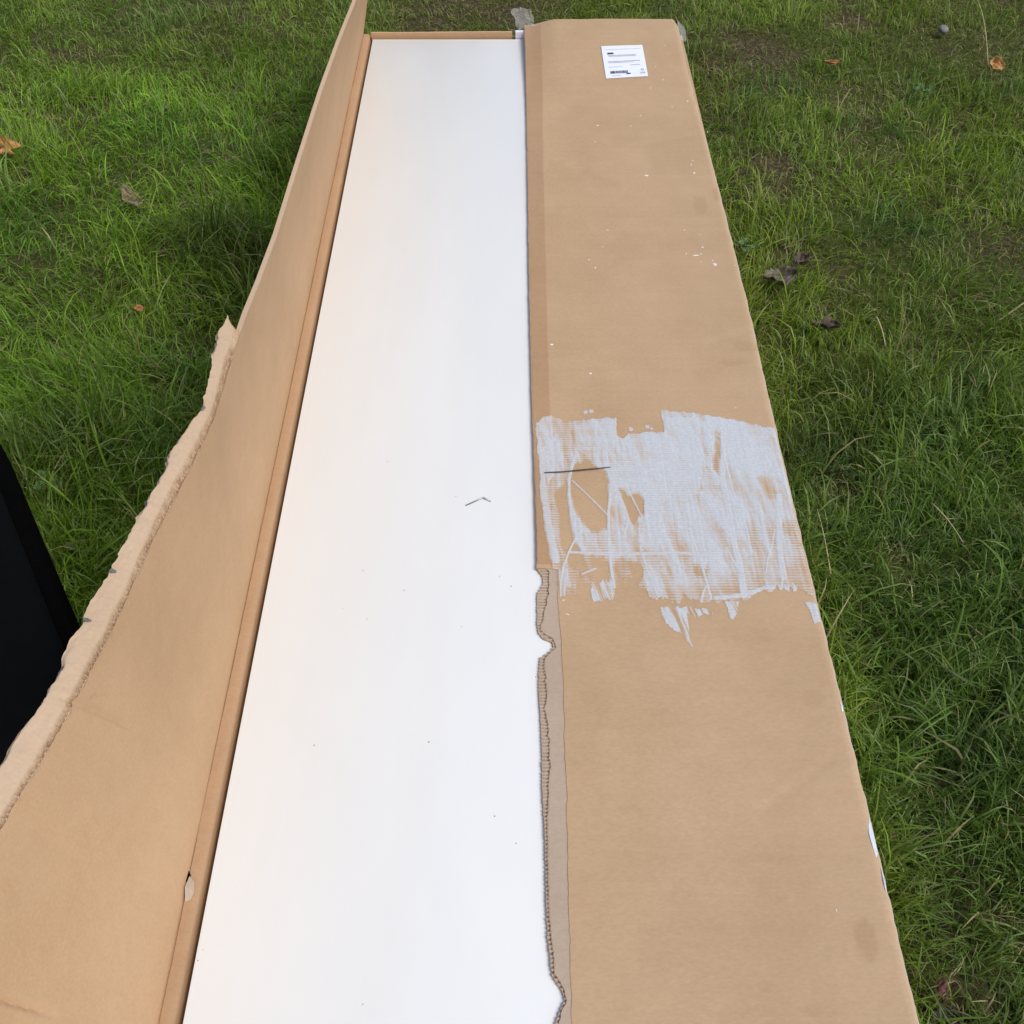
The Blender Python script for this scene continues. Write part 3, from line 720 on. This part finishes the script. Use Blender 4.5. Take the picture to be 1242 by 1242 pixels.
# ---------------------------------------------------------------- shipping label
lc = [(0.1700, 1.9494), (0.2491, 1.9549), (0.2524, 1.8524), (0.1739, 1.8445)]
def lab(u, v, dz=0.0012):
    p = (1 - u) * (1 - v) * np.array(lc[0]) + u * (1 - v) * np.array(lc[1]) + u * v * np.array(lc[2]) + (1 - u) * v * np.array(lc[3])
    return (p[0], p[1], float(H(p[0], p[1]) + dent(p[0], p[1])) + dz)
uu = np.linspace(0, 1, 9)
LT = np.array([[lab(u, v, 0.0014) for u in uu] for v in uu[::-1]])
LB = LT.copy(); LB[..., 2] -= 0.0004
label = slab_mesh('shipping_label', LT, LB, m_label, None)
tag(label, 'small white printed shipping label near the far end of the flap')
adopt(label, box)
def print_mark(name, u0, u1, v0, v1, mat, n=6):
    us = np.linspace(u0, u1, n)
    g = np.array([[lab(u, v, 0.0018) for u in us] for v in (v1, v0)])
    o = grid_mesh(name, g, mat, None, True)
    o.parent = label
    return o
print_mark('heading', 0.12, 0.27, 0.22, 0.27, m_ink)
for v, u0, u1, w in ((0.30, 0.13, 0.80, 0.022), (0.335, 0.15, 0.80, 0.014), (0.49, 0.10, 0.88, 0.024), (0.53, 0.12, 0.70, 0.014), (0.62, 0.62, 0.86, 0.02), (0.66, 0.10, 0.42, 0.012), (0.93, 0.15, 0.36, 0.014), (0.12, 0.06, 0.94, 0.008)):
    print_mark('text_line', u0, u1, v, v + w, m_faint)
for k in range(18):
    u = 0.125 + k * 0.0235
    print_mark('barcode_bar', u, u + random.choice((0.012, 0.016, 0.019)), 0.79, 0.87, m_ink, 2)
print_mark('text_block', 0.50, 0.60, 0.87, 0.905, m_ink)
for u, v in ((0.86, 0.76), (0.90, 0.76), (0.83, 0.86), (0.88, 0.855), (0.92, 0.86)):
    print_mark('handling_symbol', u, u + 0.03, v, v + 0.055, m_faint, 3)

# ---------------------------------------------------------------- clear tape scraps at the far corners
def film(name, pts, nx, ny, amp, seed):
    P = np.array(pts, dtype=float)          # four corners
    U, V = np.meshgrid(np.linspace(0, 1, nx), np.linspace(0, 1, ny))
    G = (1 - U)[..., None] * (1 - V)[..., None] * P[0] + U[..., None] * (1 - V)[..., None] * P[1] + U[..., None] * V[..., None] * P[2] + (1 - U)[..., None] * V[..., None] * P[3]
    for k in range(3):
        G[..., k] += amp * (fbm(U * 4 + seed, V * 4 + k * 9, seed + k, 3) - 0.5)
    o = grid_mesh(name, G, m_tape, None, False)
    sol = o.modifiers.new('thickness', 'SOLIDIFY'); sol.thickness = 0.0002
    return adopt(o, box)
film('clear_tape', [(0.006, 2.046, 0.108), (0.042, 2.044, 0.112), (0.040, 2.060, 0.138), (0.000, 2.062, 0.146)], 9, 8, 0.012, 301)
film('clear_tape', [(0.326, 2.005, 0.108), (0.341, 2.005, 0.102), (0.340, 2.058, 0.110), (0.328, 2.060, 0.118)], 10, 14, 0.006, 311)

# ---------------------------------------------------------------- foam block at the far end
fb = box_mesh('foam_block', 0.0065, 0.060, 2.0365, 2.0455, 0.076, 0.1075, m_foam, None, 0.001)
tag(fb, 'small white foam block tucked between panel and far end of the box', 'packing foam')

# ---------------------------------------------------------------- things lying on the panel
zs = ZP + 0.0008
st = [(-0.0555, 0.8087), (-0.0349, 0.8206), (-0.0258, 0.8153)]
wire = [Vector((st[0][0], st[0][1], zs)), Vector((st[1][0] - 0.001, st[1][1] - 0.0007, zs + 0.0006)), Vector((st[1][0], st[1][1], zs + 0.0008)), Vector((st[2][0], st[2][1], zs))]
tag(tube('staple', wire, 0.0008, m_steel, None, 6), 'bent grey metal staple lying on the white panel', 'staple')
bm = bmesh.new()
crumbs = [(-0.0679, 0.8238), (-0.1700, 0.7109), (-0.1211, 0.6830), (-0.1860, 0.6582), (-0.1591, 0.6438), (-0.0009, 0.6887), (-0.0140, 0.7027), (0.0251, 0.5705), (-0.1978, 0.4913), (-0.0834, 0.4949), (-0.2704, 0.2941), (-0.1263, 0.2497), (0.0039, 0.3901), (-0.2729, 0.2851), (-0.0165, 0.4168), (-0.0548, 0.6340), (-0.1553, 0.8815)]
for i, (x, y) in enumerate(crumbs):
    r = random.uniform(0.0003, 0.0007)
    mtx = Matrix.Translation((x, y, ZP + r * 0.5)) @ Matrix.Rotation(random.uniform(0, 3), 4, 'Z') @ Matrix.Diagonal((r * random.uniform(0.8, 2.0), r, r * 0.7, 1))
    bmesh.ops.create_icosphere(bm, subdivisions=1, radius=1.0, matrix=mtx)
me = bpy.data.meshes.new('dirt_specks'); bm.to_mesh(me); bm.free(); me.materials.append(m_soil_bits)
tag(link(bpy.data.objects.new('dirt_specks', me)), 'tiny dark specks of dirt scattered over the white panel', 'dirt', kind='stuff')

# thin dark stalk lying on the paint, and two splinters
s3 = [(0.0395, 0.8554), (0.0597, 0.8568), (0.0801, 0.8596), (0.1026, 0.8625), (0.1220, 0.8654)]
tag(tube('plant_stalk', [(x, y, float(H(x, y) + dent(x, y)) + 0.0024) for x, y in s3], [0.0005, 0.0008, 0.0009, 0.0008, 0.0004], m_twig, None, 6), 'thin dark dry stalk lying across the white paint', 'stalk')

# ---------------------------------------------------------------- black bin at the left
binr = empty('black_bin', (-0.6405, 0.5925, 0.0))
tag(binr, 'smooth black object cut off by the left edge, standing behind the open flap', 'bin')
def rounded_loop(hx, hy, r, z, seg=14):
    out = []
    for cx, cy, a0 in ((hx - r, hy - r, 0), (-hx + r, hy - r, 90), (-hx + r, -hy + r, 180), (hx - r, -hy + r, 270)):
        for k in range(seg + 1):
            t_ = math.radians(a0 + 90 * k / seg)
            out.append((cx + r * math.cos(t_), cy + r * math.sin(t_), z))
    return out
def lofted(name, loops, mat, cap=True):
    V_, F_ = [], []
    n_ = len(loops[0])
    for lp in loops: V_ += lp
    for i in range(len(loops) - 1):
        for k in range(n_):
            F_.append((i * n_ + k, i * n_ + (k + 1) % n_, (i + 1) * n_ + (k + 1) % n_, (i + 1) * n_ + k))
    if cap:
        F_.append(tuple(range(n_))[::-1]); F_.append(tuple((len(loops) - 1) * n_ + k for k in range(n_)))
    o = mesh_obj(name, V_, F_, mat, binr, True)
    o.data.set_sharp_from_angle(angle=math.radians(40))
    return o
BA = math.radians(32)
binr.rotation_euler = (0, 0, BA)
HX, HY = 0.17, 0.305
lofted('body', [rounded_loop(HX - 0.035, HY - 0.035, 0.11, 0.0), rounded_loop(HX - 0.012, HY - 0.012, 0.135, 0.165)], m_rim)
lofted('rim', [rounded_loop(HX - 0.008, HY - 0.008, 0.140, 0.155), rounded_loop(HX, HY, 0.145, 0.160), rounded_loop(HX, HY, 0.145, 0.176), rounded_loop(HX - 0.006, HY - 0.006, 0.14, 0.184)], m_rim)
lofted('lid', [rounded_loop(HX - 0.018, HY - 0.03, 0.125, 0.183), rounded_loop(HX - 0.018, HY - 0.03, 0.125, 0.196), rounded_loop(HX - 0.024, HY - 0.036, 0.12, 0.202), rounded_loop(HX - 0.05, HY - 0.07, 0.09, 0.205)], m_black)
def clear_of_bin(x, y):
    dx, dy = x + 0.6405, y - 0.5925
    lx, ly = dx * math.cos(BA) + dy * math.sin(BA), -dx * math.sin(BA) + dy * math.cos(BA)
    return (np.abs(lx) > HX - 0.03) | (np.abs(ly) > HY - 0.03)

# ---------------------------------------------------------------- grass
BARE = [(0.5379, 2.1845), (0.7360, 2.3106), (0.9722, 2.1998), (0.9716, 2.1248), (0.6959, 1.9777), (0.4763, 1.7025), (0.4512, 1.4248), (0.4898, 1.2742), (0.6701, 1.7887), (0.8229, 1.8338), (-0.1876, 2.3520), (0.0354, 2.3604), (-0.1153, 2.4159), (0.4294, 2.0993), (0.4113, 0.2774), (0.4824, 0.3571), (-0.6018, 0.9111), (-0.5006, 1.1043), (-0.9311, 2.1544), (0.4258, 0.8965), (0.4780, 0.7733), (0.4555, 1.6211)]
BARE_R = [0.10, 0.07, 0.12, 0.08, 0.10, 0.05, 0.045, 0.03, 0.07, 0.05, 0.12, 0.10, 0.10, 0.06, 0.03, 0.02, 0.03, 0.03, 0.06, 0.03, 0.03, 0.05]
def bare_field(x, y):
    b_ = np.zeros_like(x)
    for (bx_, by_), r in zip(BARE, BARE_R):
        d = np.hypot(x - bx_, y - by_) / r
        b_ = np.maximum(b_, ss(1.25, 0.35, d + 0.7 * (fbm(x * 14, y * 14, 401) - 0.5)))
    return b_

# tufts of a darker, longer grass: centre, radius, tone
TUFTS = [(p[0], p[1], r, k) for p, (r, k) in zip([(-0.4558, 1.4196), (0.4109, 2.1124), (-0.4413, 1.7251), (-0.5398, 1.4659), (-0.6238, 0.9528), (0.4325, 0.9528), (0.5062, 1.0828), (1.0446, 2.1872), (0.4450, 1.8748), (-0.8411, 1.9722)], [(0.11, 0.40), (0.09, 0.45), (0.06, 0.6), (0.09, 0.6), (0.10, 0.6), (0.08, 0.55), (0.08, 0.65), (0.09, 0.55), (0.07, 0.65), (0.08, 0.7)])]
def make_blades(n, region, seed, len_rng, wid_rng, kind='green'):
    g = np.random.default_rng(seed)
    x = g.uniform(region[0], region[1], n); y = g.uniform(region[2], region[3], n)
    k = clear_of_box(x, y) & clear_of_bin(x, y)
    clump = fbm(x * 9, y * 9, 411, 3)
    fine = vnoise(x * 34, y * 34, 413)
    bare = bare_field(x, y)
    if kind == 'green':
        keep_p = np.clip(0.50 + 1.1 * (clump - 0.25) + 0.30 * (fine - 0.5), 0.25, 1) * (1 - 0.60 * bare)
        k &= g.random(n) < keep_p
        if region[3] < 3 and region[0] > -2:
            k &= g.random(n) < np.where(np.abs(x) < 0.48 + 0.34 * y, 1.0, 0.3)
    elif kind == 'thatch':
        k &= g.random(n) < np.clip(0.35 + 0.75 * bare, 0, 1)
    x, y, clump, fine, bare = x[k], y[k], clump[k], fine[k], bare[k]
    n = len(x)
    big = fbm(x * 2.3 + 11, y * 2.3, 421, 3)
    left = ss(-0.2, -0.5, x)
    far = ss(1.6, 2.3, y)
    L = g.uniform(len_rng[0], len_rng[1], n) ** 1.0
    L *= 0.42 + 1.05 * clump + 0.40 * (fine - 0.5)
    L *= (1 - 0.45 * bare) * (1 - 0.32 * far) * (1 + 0.20 * left * ss(0.9, 0.3, np.abs(y - 1.05)))
    for (tx_, ty_, tr_q, tk) in TUFTS:
        L = L * (1 + 0.45 * ss(1.2, 0.4, np.hypot(x - tx_, y - ty_) / tr_q))
    W = g.uniform(wid_rng[0], wid_rng[1], n) * (0.75 + 0.5 * clump)
    # blades of a tuft lean together, loosely
    az0 = 2 * math.pi * (2.2 * fbm(x * 5.5, y * 5.5, 431, 2))
    azm = az0 + g.normal(0, 1.0, n)
    wild = g.random(n) < 0.28
    azm = np.where(wild, g.uniform(0, 2 * math.pi, n), azm)
    if kind == 'thatch':
        azm = g.uniform(0, 2 * math.pi, n)
        lean0 = g.uniform(1.15, 1.5, n); bend = g.uniform(-0.2, 0.25, n)
    else:
        lean0 = np.abs(g.normal(0.28, 0.28, n)); bend = np.abs(g.normal(0.65, 0.45, n))
        flop = g.random(n) < 0.16
        lean0 = np.where(flop, g.uniform(0.8, 1.3, n), lean0)
    S = 4
    zr = ground_z(x, y) - 0.002
    if kind == 'thatch':
        zr = zr + g.uniform(0.003, 0.016, n)
    # curve points
    pts = np.zeros((n, S + 1, 3))
    pts[:, 0] = np.stack([x, y, zr], -1)
    ang = lean0.copy()
    for i in range(S):
        stp = L / S
        a_ = np.minimum(ang, 1.75)
        pts[:, i + 1, 0] = pts[:, i, 0] + stp * np.sin(a_) * np.cos(azm)
        pts[:, i + 1, 1] = pts[:, i, 1] + stp * np.sin(a_) * np.sin(azm)
        pts[:, i + 1, 2] = pts[:, i, 2] + stp * np.cos(a_)
        ang = ang + bend * (0.35 + 0.3 * i)
        azm = azm + g.normal(0, 0.10, n)
    pts[:, 1:, 2] = np.maximum(pts[:, 1:, 2], (zr + 0.004)[:, None])
    # blades that would reach into the box or the bin turn away
    tipx, tipy = pts[:, :, 0], pts[:, :, 1]
    bad = (~(clear_of_box(tipx, tipy) & clear_of_bin(tipx, tipy))).any(1)
    pts[bad, :, 0] = 2 * x[bad, None] - pts[bad, :, 0]
    pts[bad, :, 1] = 2 * y[bad, None] - pts[bad, :, 1]
    bad = (~(clear_of_box(pts[:, :, 0], pts[:, :, 1]) & clear_of_bin(pts[:, :, 0], pts[:, :, 1]))).any(1)
    good = ~bad
    pts, x, y, W, azm, clump, fine, bare, big, L = (q[good] for q in (pts, x, y, W, azm, clump, fine, bare, big, L))
    n = len(x)
    tw = azm + math.pi / 2 + g.normal(0, 0.5, n)
    side = np.stack([np.cos(tw), np.sin(tw), g.normal(0, 0.25, n)], -1)
    prof = np.array([0.75, 1.0, 0.9, 0.62])
    V = np.zeros((n, 9, 3))
    for i in range(4):
        V[:, 2 * i] = pts[:, i] - side * (W * prof[i] * 0.5)[:, None]
        V[:, 2 * i + 1] = pts[:, i] + side * (W * prof[i] * 0.5)[:, None]
    V[:, 8] = pts[:, 4]
    tri = np.array([(0, 1, 3), (0, 3, 2), (2, 3, 5), (2, 5, 4), (4, 5, 7), (4, 7, 6), (6, 7, 8)])
    T = (np.arange(n) * 9)[:, None, None] + tri[None]
    # colours of the blades: several grasses, some yellowing, some dead
    r = g.random(n)
    def C(c): return np.array(c, dtype=float)
    if kind == 'thatch':
        base = C((0.20, 0.15, 0.075)) * (1 - r)[:, None] + C((0.40, 0.32, 0.18)) * r[:, None]
        base *= g.uniform(0.45, 1.6, n)[:, None]
        gr = g.random(n) < 0.35
        base[gr] = C((0.11, 0.12, 0.04)) * g.uniform(0.5, 1.1, gr.sum())[:, None]
    else:
        m_ = np.clip(big * 1.1 + 0.35 * (fine - 0.5) + 0.25 * (r - 0.5), 0, 1)[:, None]
        base = C((0.078, 0.165, 0.020)) * (1 - m_) + C((0.195, 0.290, 0.034)) * m_
        blue = ss(0.55, 0.75, fbm(x * 6, y * 6, 441))[:, None] * 0.7
        base = base * (1 - blue) + C((0.075, 0.165, 0.050)) * blue
        lw_ = ss(-0.25, -0.45, x)[:, None]
        base = base * (1 - 0.35 * lw_) + C((0.105, 0.240, 0.014)) * 0.35 * lw_
        bright = 0.68 + 1.0 * fbm(x * 1.7 + 5, y * 1.7, 451, 2) * (0.55 + 0.9 * vnoise(x * 5.5, y * 5.5, 453))
        for (tx_, ty_, tr_q, tk) in TUFTS:
            dq = ss(1.2, 0.4, np.hypot(x - tx_, y - ty_) / tr_q + 0.5 * (fine - 0.5))
            bright = bright * (1 - (1 - tk) * dq)
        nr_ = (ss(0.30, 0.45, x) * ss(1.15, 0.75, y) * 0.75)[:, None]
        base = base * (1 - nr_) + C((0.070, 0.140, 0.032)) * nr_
        bright = bright * (1 + 0.22 * ss(-0.3, -0.6, x) * ss(2.3, 1.6, y))
        base *= (g.uniform(0.45, 1.5, n) * bright)[:, None] * np.array((1.26, 1.17, 1.0))
        yb = (0.80 * bare)[:, None] * g.random(n)[:, None]
        base = base * (1 - yb) + C((0.36, 0.35, 0.10)) * yb
        fy_ = (ss(1.75, 2.35, y) * 0.5)[:, None] * g.random(n)[:, None]
        base = base * (1 - fy_) + C((0.28, 0.28, 0.08)) * fy_
        dead = g.random(n) < (0.05 + 0.14 * bare)
        base[dead] = C((0.46, 0.39, 0.19)) * g.uniform(0.5, 1.15, dead.sum())[:, None]
        pale = g.random(n) < 0.09
        base[pale] = C((0.27, 0.36, 0.12)) * g.uniform(0.7, 1.2, pale.sum())[:, None]
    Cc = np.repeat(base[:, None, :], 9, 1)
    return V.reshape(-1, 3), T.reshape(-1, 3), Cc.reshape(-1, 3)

def stack(sets):
    Vs, Ts, Cs, o_ = [], [], [], 0
    for V, T, C_ in sets:
        Vs.append(V); Ts.append(T + o_); Cs.append(C_); o_ += len(V)
    return np.concatenate(Vs), np.concatenate(Ts), np.concatenate(Cs)

near = (-1.35, 1.35, 0.05, 2.75)
nearer = (-0.95, 0.95, 0.05, 1.15)
sets = [make_blades(225000, near, 501, (0.026, 0.056), (0.0009, 0.0021)),
        make_blades(70000, near, 502, (0.018, 0.035), (0.0009, 0.0018)),
        make_blades(115000, nearer, 505, (0.030, 0.068), (0.0009, 0.0022)),
        make_blades(8000, near, 503, (0.060, 0.105), (0.0014, 0.0028)),
        make_blades(9000, nearer, 506, (0.060, 0.11), (0.0014, 0.0030)),
        make_blades(60000, near, 504, (0.015, 0.045), (0.0007, 0.0015), 'thatch')]
V, T, Cc = stack(sets)
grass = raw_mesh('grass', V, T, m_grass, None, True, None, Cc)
tag(grass, 'green lawn grass of uneven length around the cardboard box', 'grass', kind='stuff')
ring = [make_blades(16000, (-3, -1.35, -1.5, 4.5), 511, (0.03, 0.07), (0.002, 0.005)), make_blades(16000, (1.35, 3, -1.5, 4.5), 512, (0.03, 0.07), (0.002, 0.005)),
        make_blades(18000, (-1.35, 1.35, 2.75, 4.5), 513, (0.03, 0.07), (0.002, 0.005)), make_blades(16000, (-1.35, 1.35, -1.5, 0.05), 514, (0.03, 0.07), (0.002, 0.005))]
V, T, Cc = stack(ring)
outer_grass = raw_mesh('grass', V, T, m_grass, None, True, None, Cc)
tag(outer_grass, 'coarser lawn grass farther out beyond the picture', 'grass', kind='stuff')

# ---------------------------------------------------------------- leaves, stone, stalks and weeds in the grass
def gz(x, y): return float(ground_z(np.array([x]), np.array([y]))[0])

def leaf(name, x, y, z, length, width, rot, mat, curl=0.5, twist=0.3, lobes=0, seed=1, tilt=(0.0, 0.0)):
    """dry leaf: uneven outline, midrib fold, curled and crumpled"""
    nx_, ny_ = 25, 15
    V_ = np.zeros((nx_, ny_, 3))
    for i in range(nx_):
        u = i / (nx_ - 1)
        wv = width * 0.5 * (math.sin(math.pi * min(1, u * 0.97 + 0.03)) ** 0.75)
        if lobes:
            wv *= 0.60 + 0.40 * math.cos(2 * math.pi * lobes * u + seed)
        for j in range(ny_):
            v = j / (ny_ - 1) * 2 - 1
            e_ = noise.noise(Vector((u * 7 + seed * 3.1, (5 if v > 0 else -5), seed * 1.7)))
            e2 = noise.noise(Vector((u * 19 + seed, (9 if v > 0 else -9), seed)))
            r1 = noise.noise(Vector((u * 2.6 + seed, v * 1.6, seed * 1.7)))
            r2 = noise.noise(Vector((u * 7 + seed, v * 4.0, seed * 2.3)))
            yy = v * wv * (1 + 0.45 * e_ + 0.22 * e2)
            cc = curl * (abs(v) ** 1.6) * width * 0.42 * (0.6 + 0.8 * r1) + width * (0.30 * r1 + 0.14 * r2) + abs(v) * 0.06 * width
            lx = (u - 0.5) * length * (1 + 0.10 * e_)
            lz = cc + curl * 0.35 * length * (u - 0.5) ** 2
            a_ = twist * (u - 0.5)
            V_[i, j] = (lx, yy * math.cos(a_) - lz * math.sin(a_) + 0.12 * width * math.sin(u * 4 + seed), yy * math.sin(a_) + lz * math.cos(a_))
    o = grid_mesh(name, V_, mat, None, True)
    sol = o.modifiers.new('thickness', 'SOLIDIFY'); sol.thickness = 0.0004
    o.location = (x, y, z)
    o.rotation_euler = (tilt[0], tilt[1], rot)
    return o

LP = [(-0.9299, 1.7248), (-0.6558, 1.5632), (-0.5686, 1.2544), (0.9909, 2.0593), (0.6518, 2.0629), (0.4264, 1.3521), (0.4748, 1.2268), (0.3973, 0.2812), (0.4014, 0.2562), (0.4639, 1.3850)]
tag(leaf('fallen_leaf', LP[0][0], LP[0][1], 0.036, 0.050, 0.042, 1.9, m_leaf_orange, 0.35, 0.3, 2.5, 3, (0.5, 0)), 'lobed orange-tan autumn leaf at the left edge of the lawn', 'leaf', 'fallen leaves')
tag(leaf('fallen_leaf', LP[1][0], LP[1][1], 0.030, 0.062, 0.022, -0.75, m_leaf_tan, 0.9, 0.9, 0, 5, (0.2, 0.1)), 'curled tan and dark dry leaf on the left lawn beyond the flap', 'leaf', 'fallen leaves')
tag(leaf('fallen_leaf', LP[2][0], LP[2][1], 0.040, 0.018, 0.011, 0.3, m_leaf_rust, 0.5, 0.3, 0, 6, (0.3, 0)), 'tiny rust-brown leaf scrap left of the upright flap', 'leaf', 'fallen leaves')
tag(leaf('fallen_leaf', LP[3][0], LP[3][1], 0.030, 0.034, 0.026, 0.2, m_leaf_orange, 0.25, 0.2, 0, 7, (0.7, 0.0)), 'bright orange leaf on bare patch at the upper right', 'leaf', 'fallen leaves')
tag(leaf('fallen_leaf', LP[4][0], LP[4][1], 0.034, 0.036, 0.012, 0.1, m_leaf_rust, 0.6, 0.4, 0, 8, (0.2, 0)), 'narrow rust-orange leaf on thin grass upper right', 'leaf', 'fallen leaves')
tag(leaf('fallen_leaf', LP[5][0], LP[5][1], 0.026, 0.050, 0.034, 0.2, m_leaf_grey, 0.8, 0.5, 0, 9, (0.35, 0.0)), 'curled grey-brown dead leaf near the right edge of the box', 'leaf', 'fallen leaves')
tag(leaf('fallen_leaf', LP[9][0], LP[9][1], 0.032, 0.035, 0.022, 0.9, m_leaf_brown, 0.9, 0.7, 0, 10, (0.2, 0.2)), 'small dark crumpled leaf touching the grey-brown one on its right', 'leaf', 'fallen leaves')
tag(leaf('fallen_leaf', LP[6][0], LP[6][1], 0.028, 0.045, 0.022, -0.1, m_leaf_brown, 0.9, 0.5, 0, 11, (0.2, 0.1)), 'dark brown dead leaf below the grey-brown leaf on the right lawn', 'leaf', 'fallen leaves')
tag(leaf('fallen_leaf', LP[7][0], LP[7][1], 0.018, 0.020, 0.012, 1.2, leaf_mat('leaf_maroon', (0.06, 0.018, 0.015), (0.15, 0.05, 0.045)), 0.5, 0.3, 0, 12, (0.3, 0.1)), 'small maroon leaf low in the grass at bottom right', 'leaf', 'fallen leaves')
tag(leaf('fallen_leaf', LP[8][0], LP[8][1], 0.004, 0.044, 0.026, 0.3, leaf_mat('leaf_charcoal', (0.02, 0.017, 0.015), (0.055, 0.047, 0.042)), 0.3, 0.3, 0, 13, (0.2, 0.0)), 'flat dark grey-brown leaf in the bottom right corner of the lawn', 'leaf', 'fallen leaves')

sp = [(0.9397, 2.2536)][0]
bm = bmesh.new()
bmesh.ops.create_icosphere(bm, subdivisions=3, radius=0.011)
for v in bm.verts:
    v.co *= 1 + 0.25 * noise.noise(v.co * 90)
    v.co.z *= 0.75
me = bpy.data.meshes.new('stone'); bm.to_mesh(me); bm.free(); me.materials.append(m_stone)
me.polygons.foreach_set('use_smooth', [True] * len(me.polygons))
so = link(bpy.data.objects.new('stone', me)); so.location = (sp[0], sp[1], 0.016)
tag(so, 'small grey stone in the grass at upper right', 'stone')

def stalk(name, a, b_, za, zb, r, label, mat=m_straw, sag=0.01):
    a = Vector((a[0], a[1], za)); b_ = Vector((b_[0], b_[1], zb))
    pts = []
    for k in range(9):
        t_ = k / 8
        p = a.lerp(b_, t_); p.z += sag * math.sin(math.pi * t_)
        pts.append(p)
    o = tube(name, pts, [r * (1 - 0.5 * k / 8) for k in range(9)], mat, None, 5)
    return tag(o, label, 'grass stalk', 'dry grass stalks')
q = [(0.9785, 2.0636), (0.9826, 2.2694)]
stalk('grass_stalk', q[0], q[1], 0.02, 0.09, 0.0012, 'long pale bent seed stalk above the orange leaf at upper right', m_straw, 0.02)
q = [(0.3817, 0.7441), (0.3796, 0.8347)]
stalk('grass_stalk', q[0], q[1], 0.045, 0.06, 0.0009, 'thin pale straw close to the painted side of the box', m_straw, 0.004)
q = [(0.5403, 1.2097), (0.5474, 1.1830), (0.5437, 1.1570)]
stalk('grass_stalk', q[0], q[2], 0.06, 0.05, 0.0012, 'short bright straw on the right lawn below the dead leaves', m_straw, 0.004)
q = [(0.5272, 0.8484), (0.5514, 0.7883), (0.5583, 0.6502), (0.5449, 0.7318)]
stalk('grass_stalk', q[0], q[1], 0.055, 0.05, 0.0009, 'pale straw lying diagonally on the right lawn beside mid box', m_straw, 0.004)

def weed(x, y, n_, size, label, seed):
    rs = random.Random(seed)
    r_ = empty('weed', (x, y, gz(x, y)))
    tag(r_, label, 'weed', 'broad-leaved weeds in the lawn')
    for k in range(n_):
        a_ = 2 * math.pi * k / n_ + rs.uniform(-0.4, 0.4)
        d = size * rs.uniform(0.5, 0.9)
        o = leaf('leaf', d * math.cos(a_), d * math.sin(a_), 0.03 + rs.uniform(0.0, 0.012), size * rs.uniform(0.8, 1.2), size * 0.62, a_, m_weed, 0.12, 0.2, 0, seed + k, (0, rs.uniform(-0.3, 0.1)))
        o.parent = r_
    return r_
wp = [(-0.6023, 0.8989), (-0.5327, 0.7863), (0.6548, 1.8253), (0.3848, 1.4282), (0.8131, 1.9526), (-0.6411, 1.8561)]
weed(wp[0][0], wp[0][1], 3, 0.020, 'pale round-leaved weed between black bin and flap', 21)
weed(wp[1][0], wp[1][1], 2, 0.020, 'two-leaved weed in dark grass close to the flap tear', 31)
weed(wp[3][0], wp[3][1], 4, 0.016, 'small low weed beside the right edge of the box, above the dead leaves', 41)
weed(wp[4][0], wp[4][1], 4, 0.018, 'small round-leaved weed on thin lawn under the upper right stalk', 51)
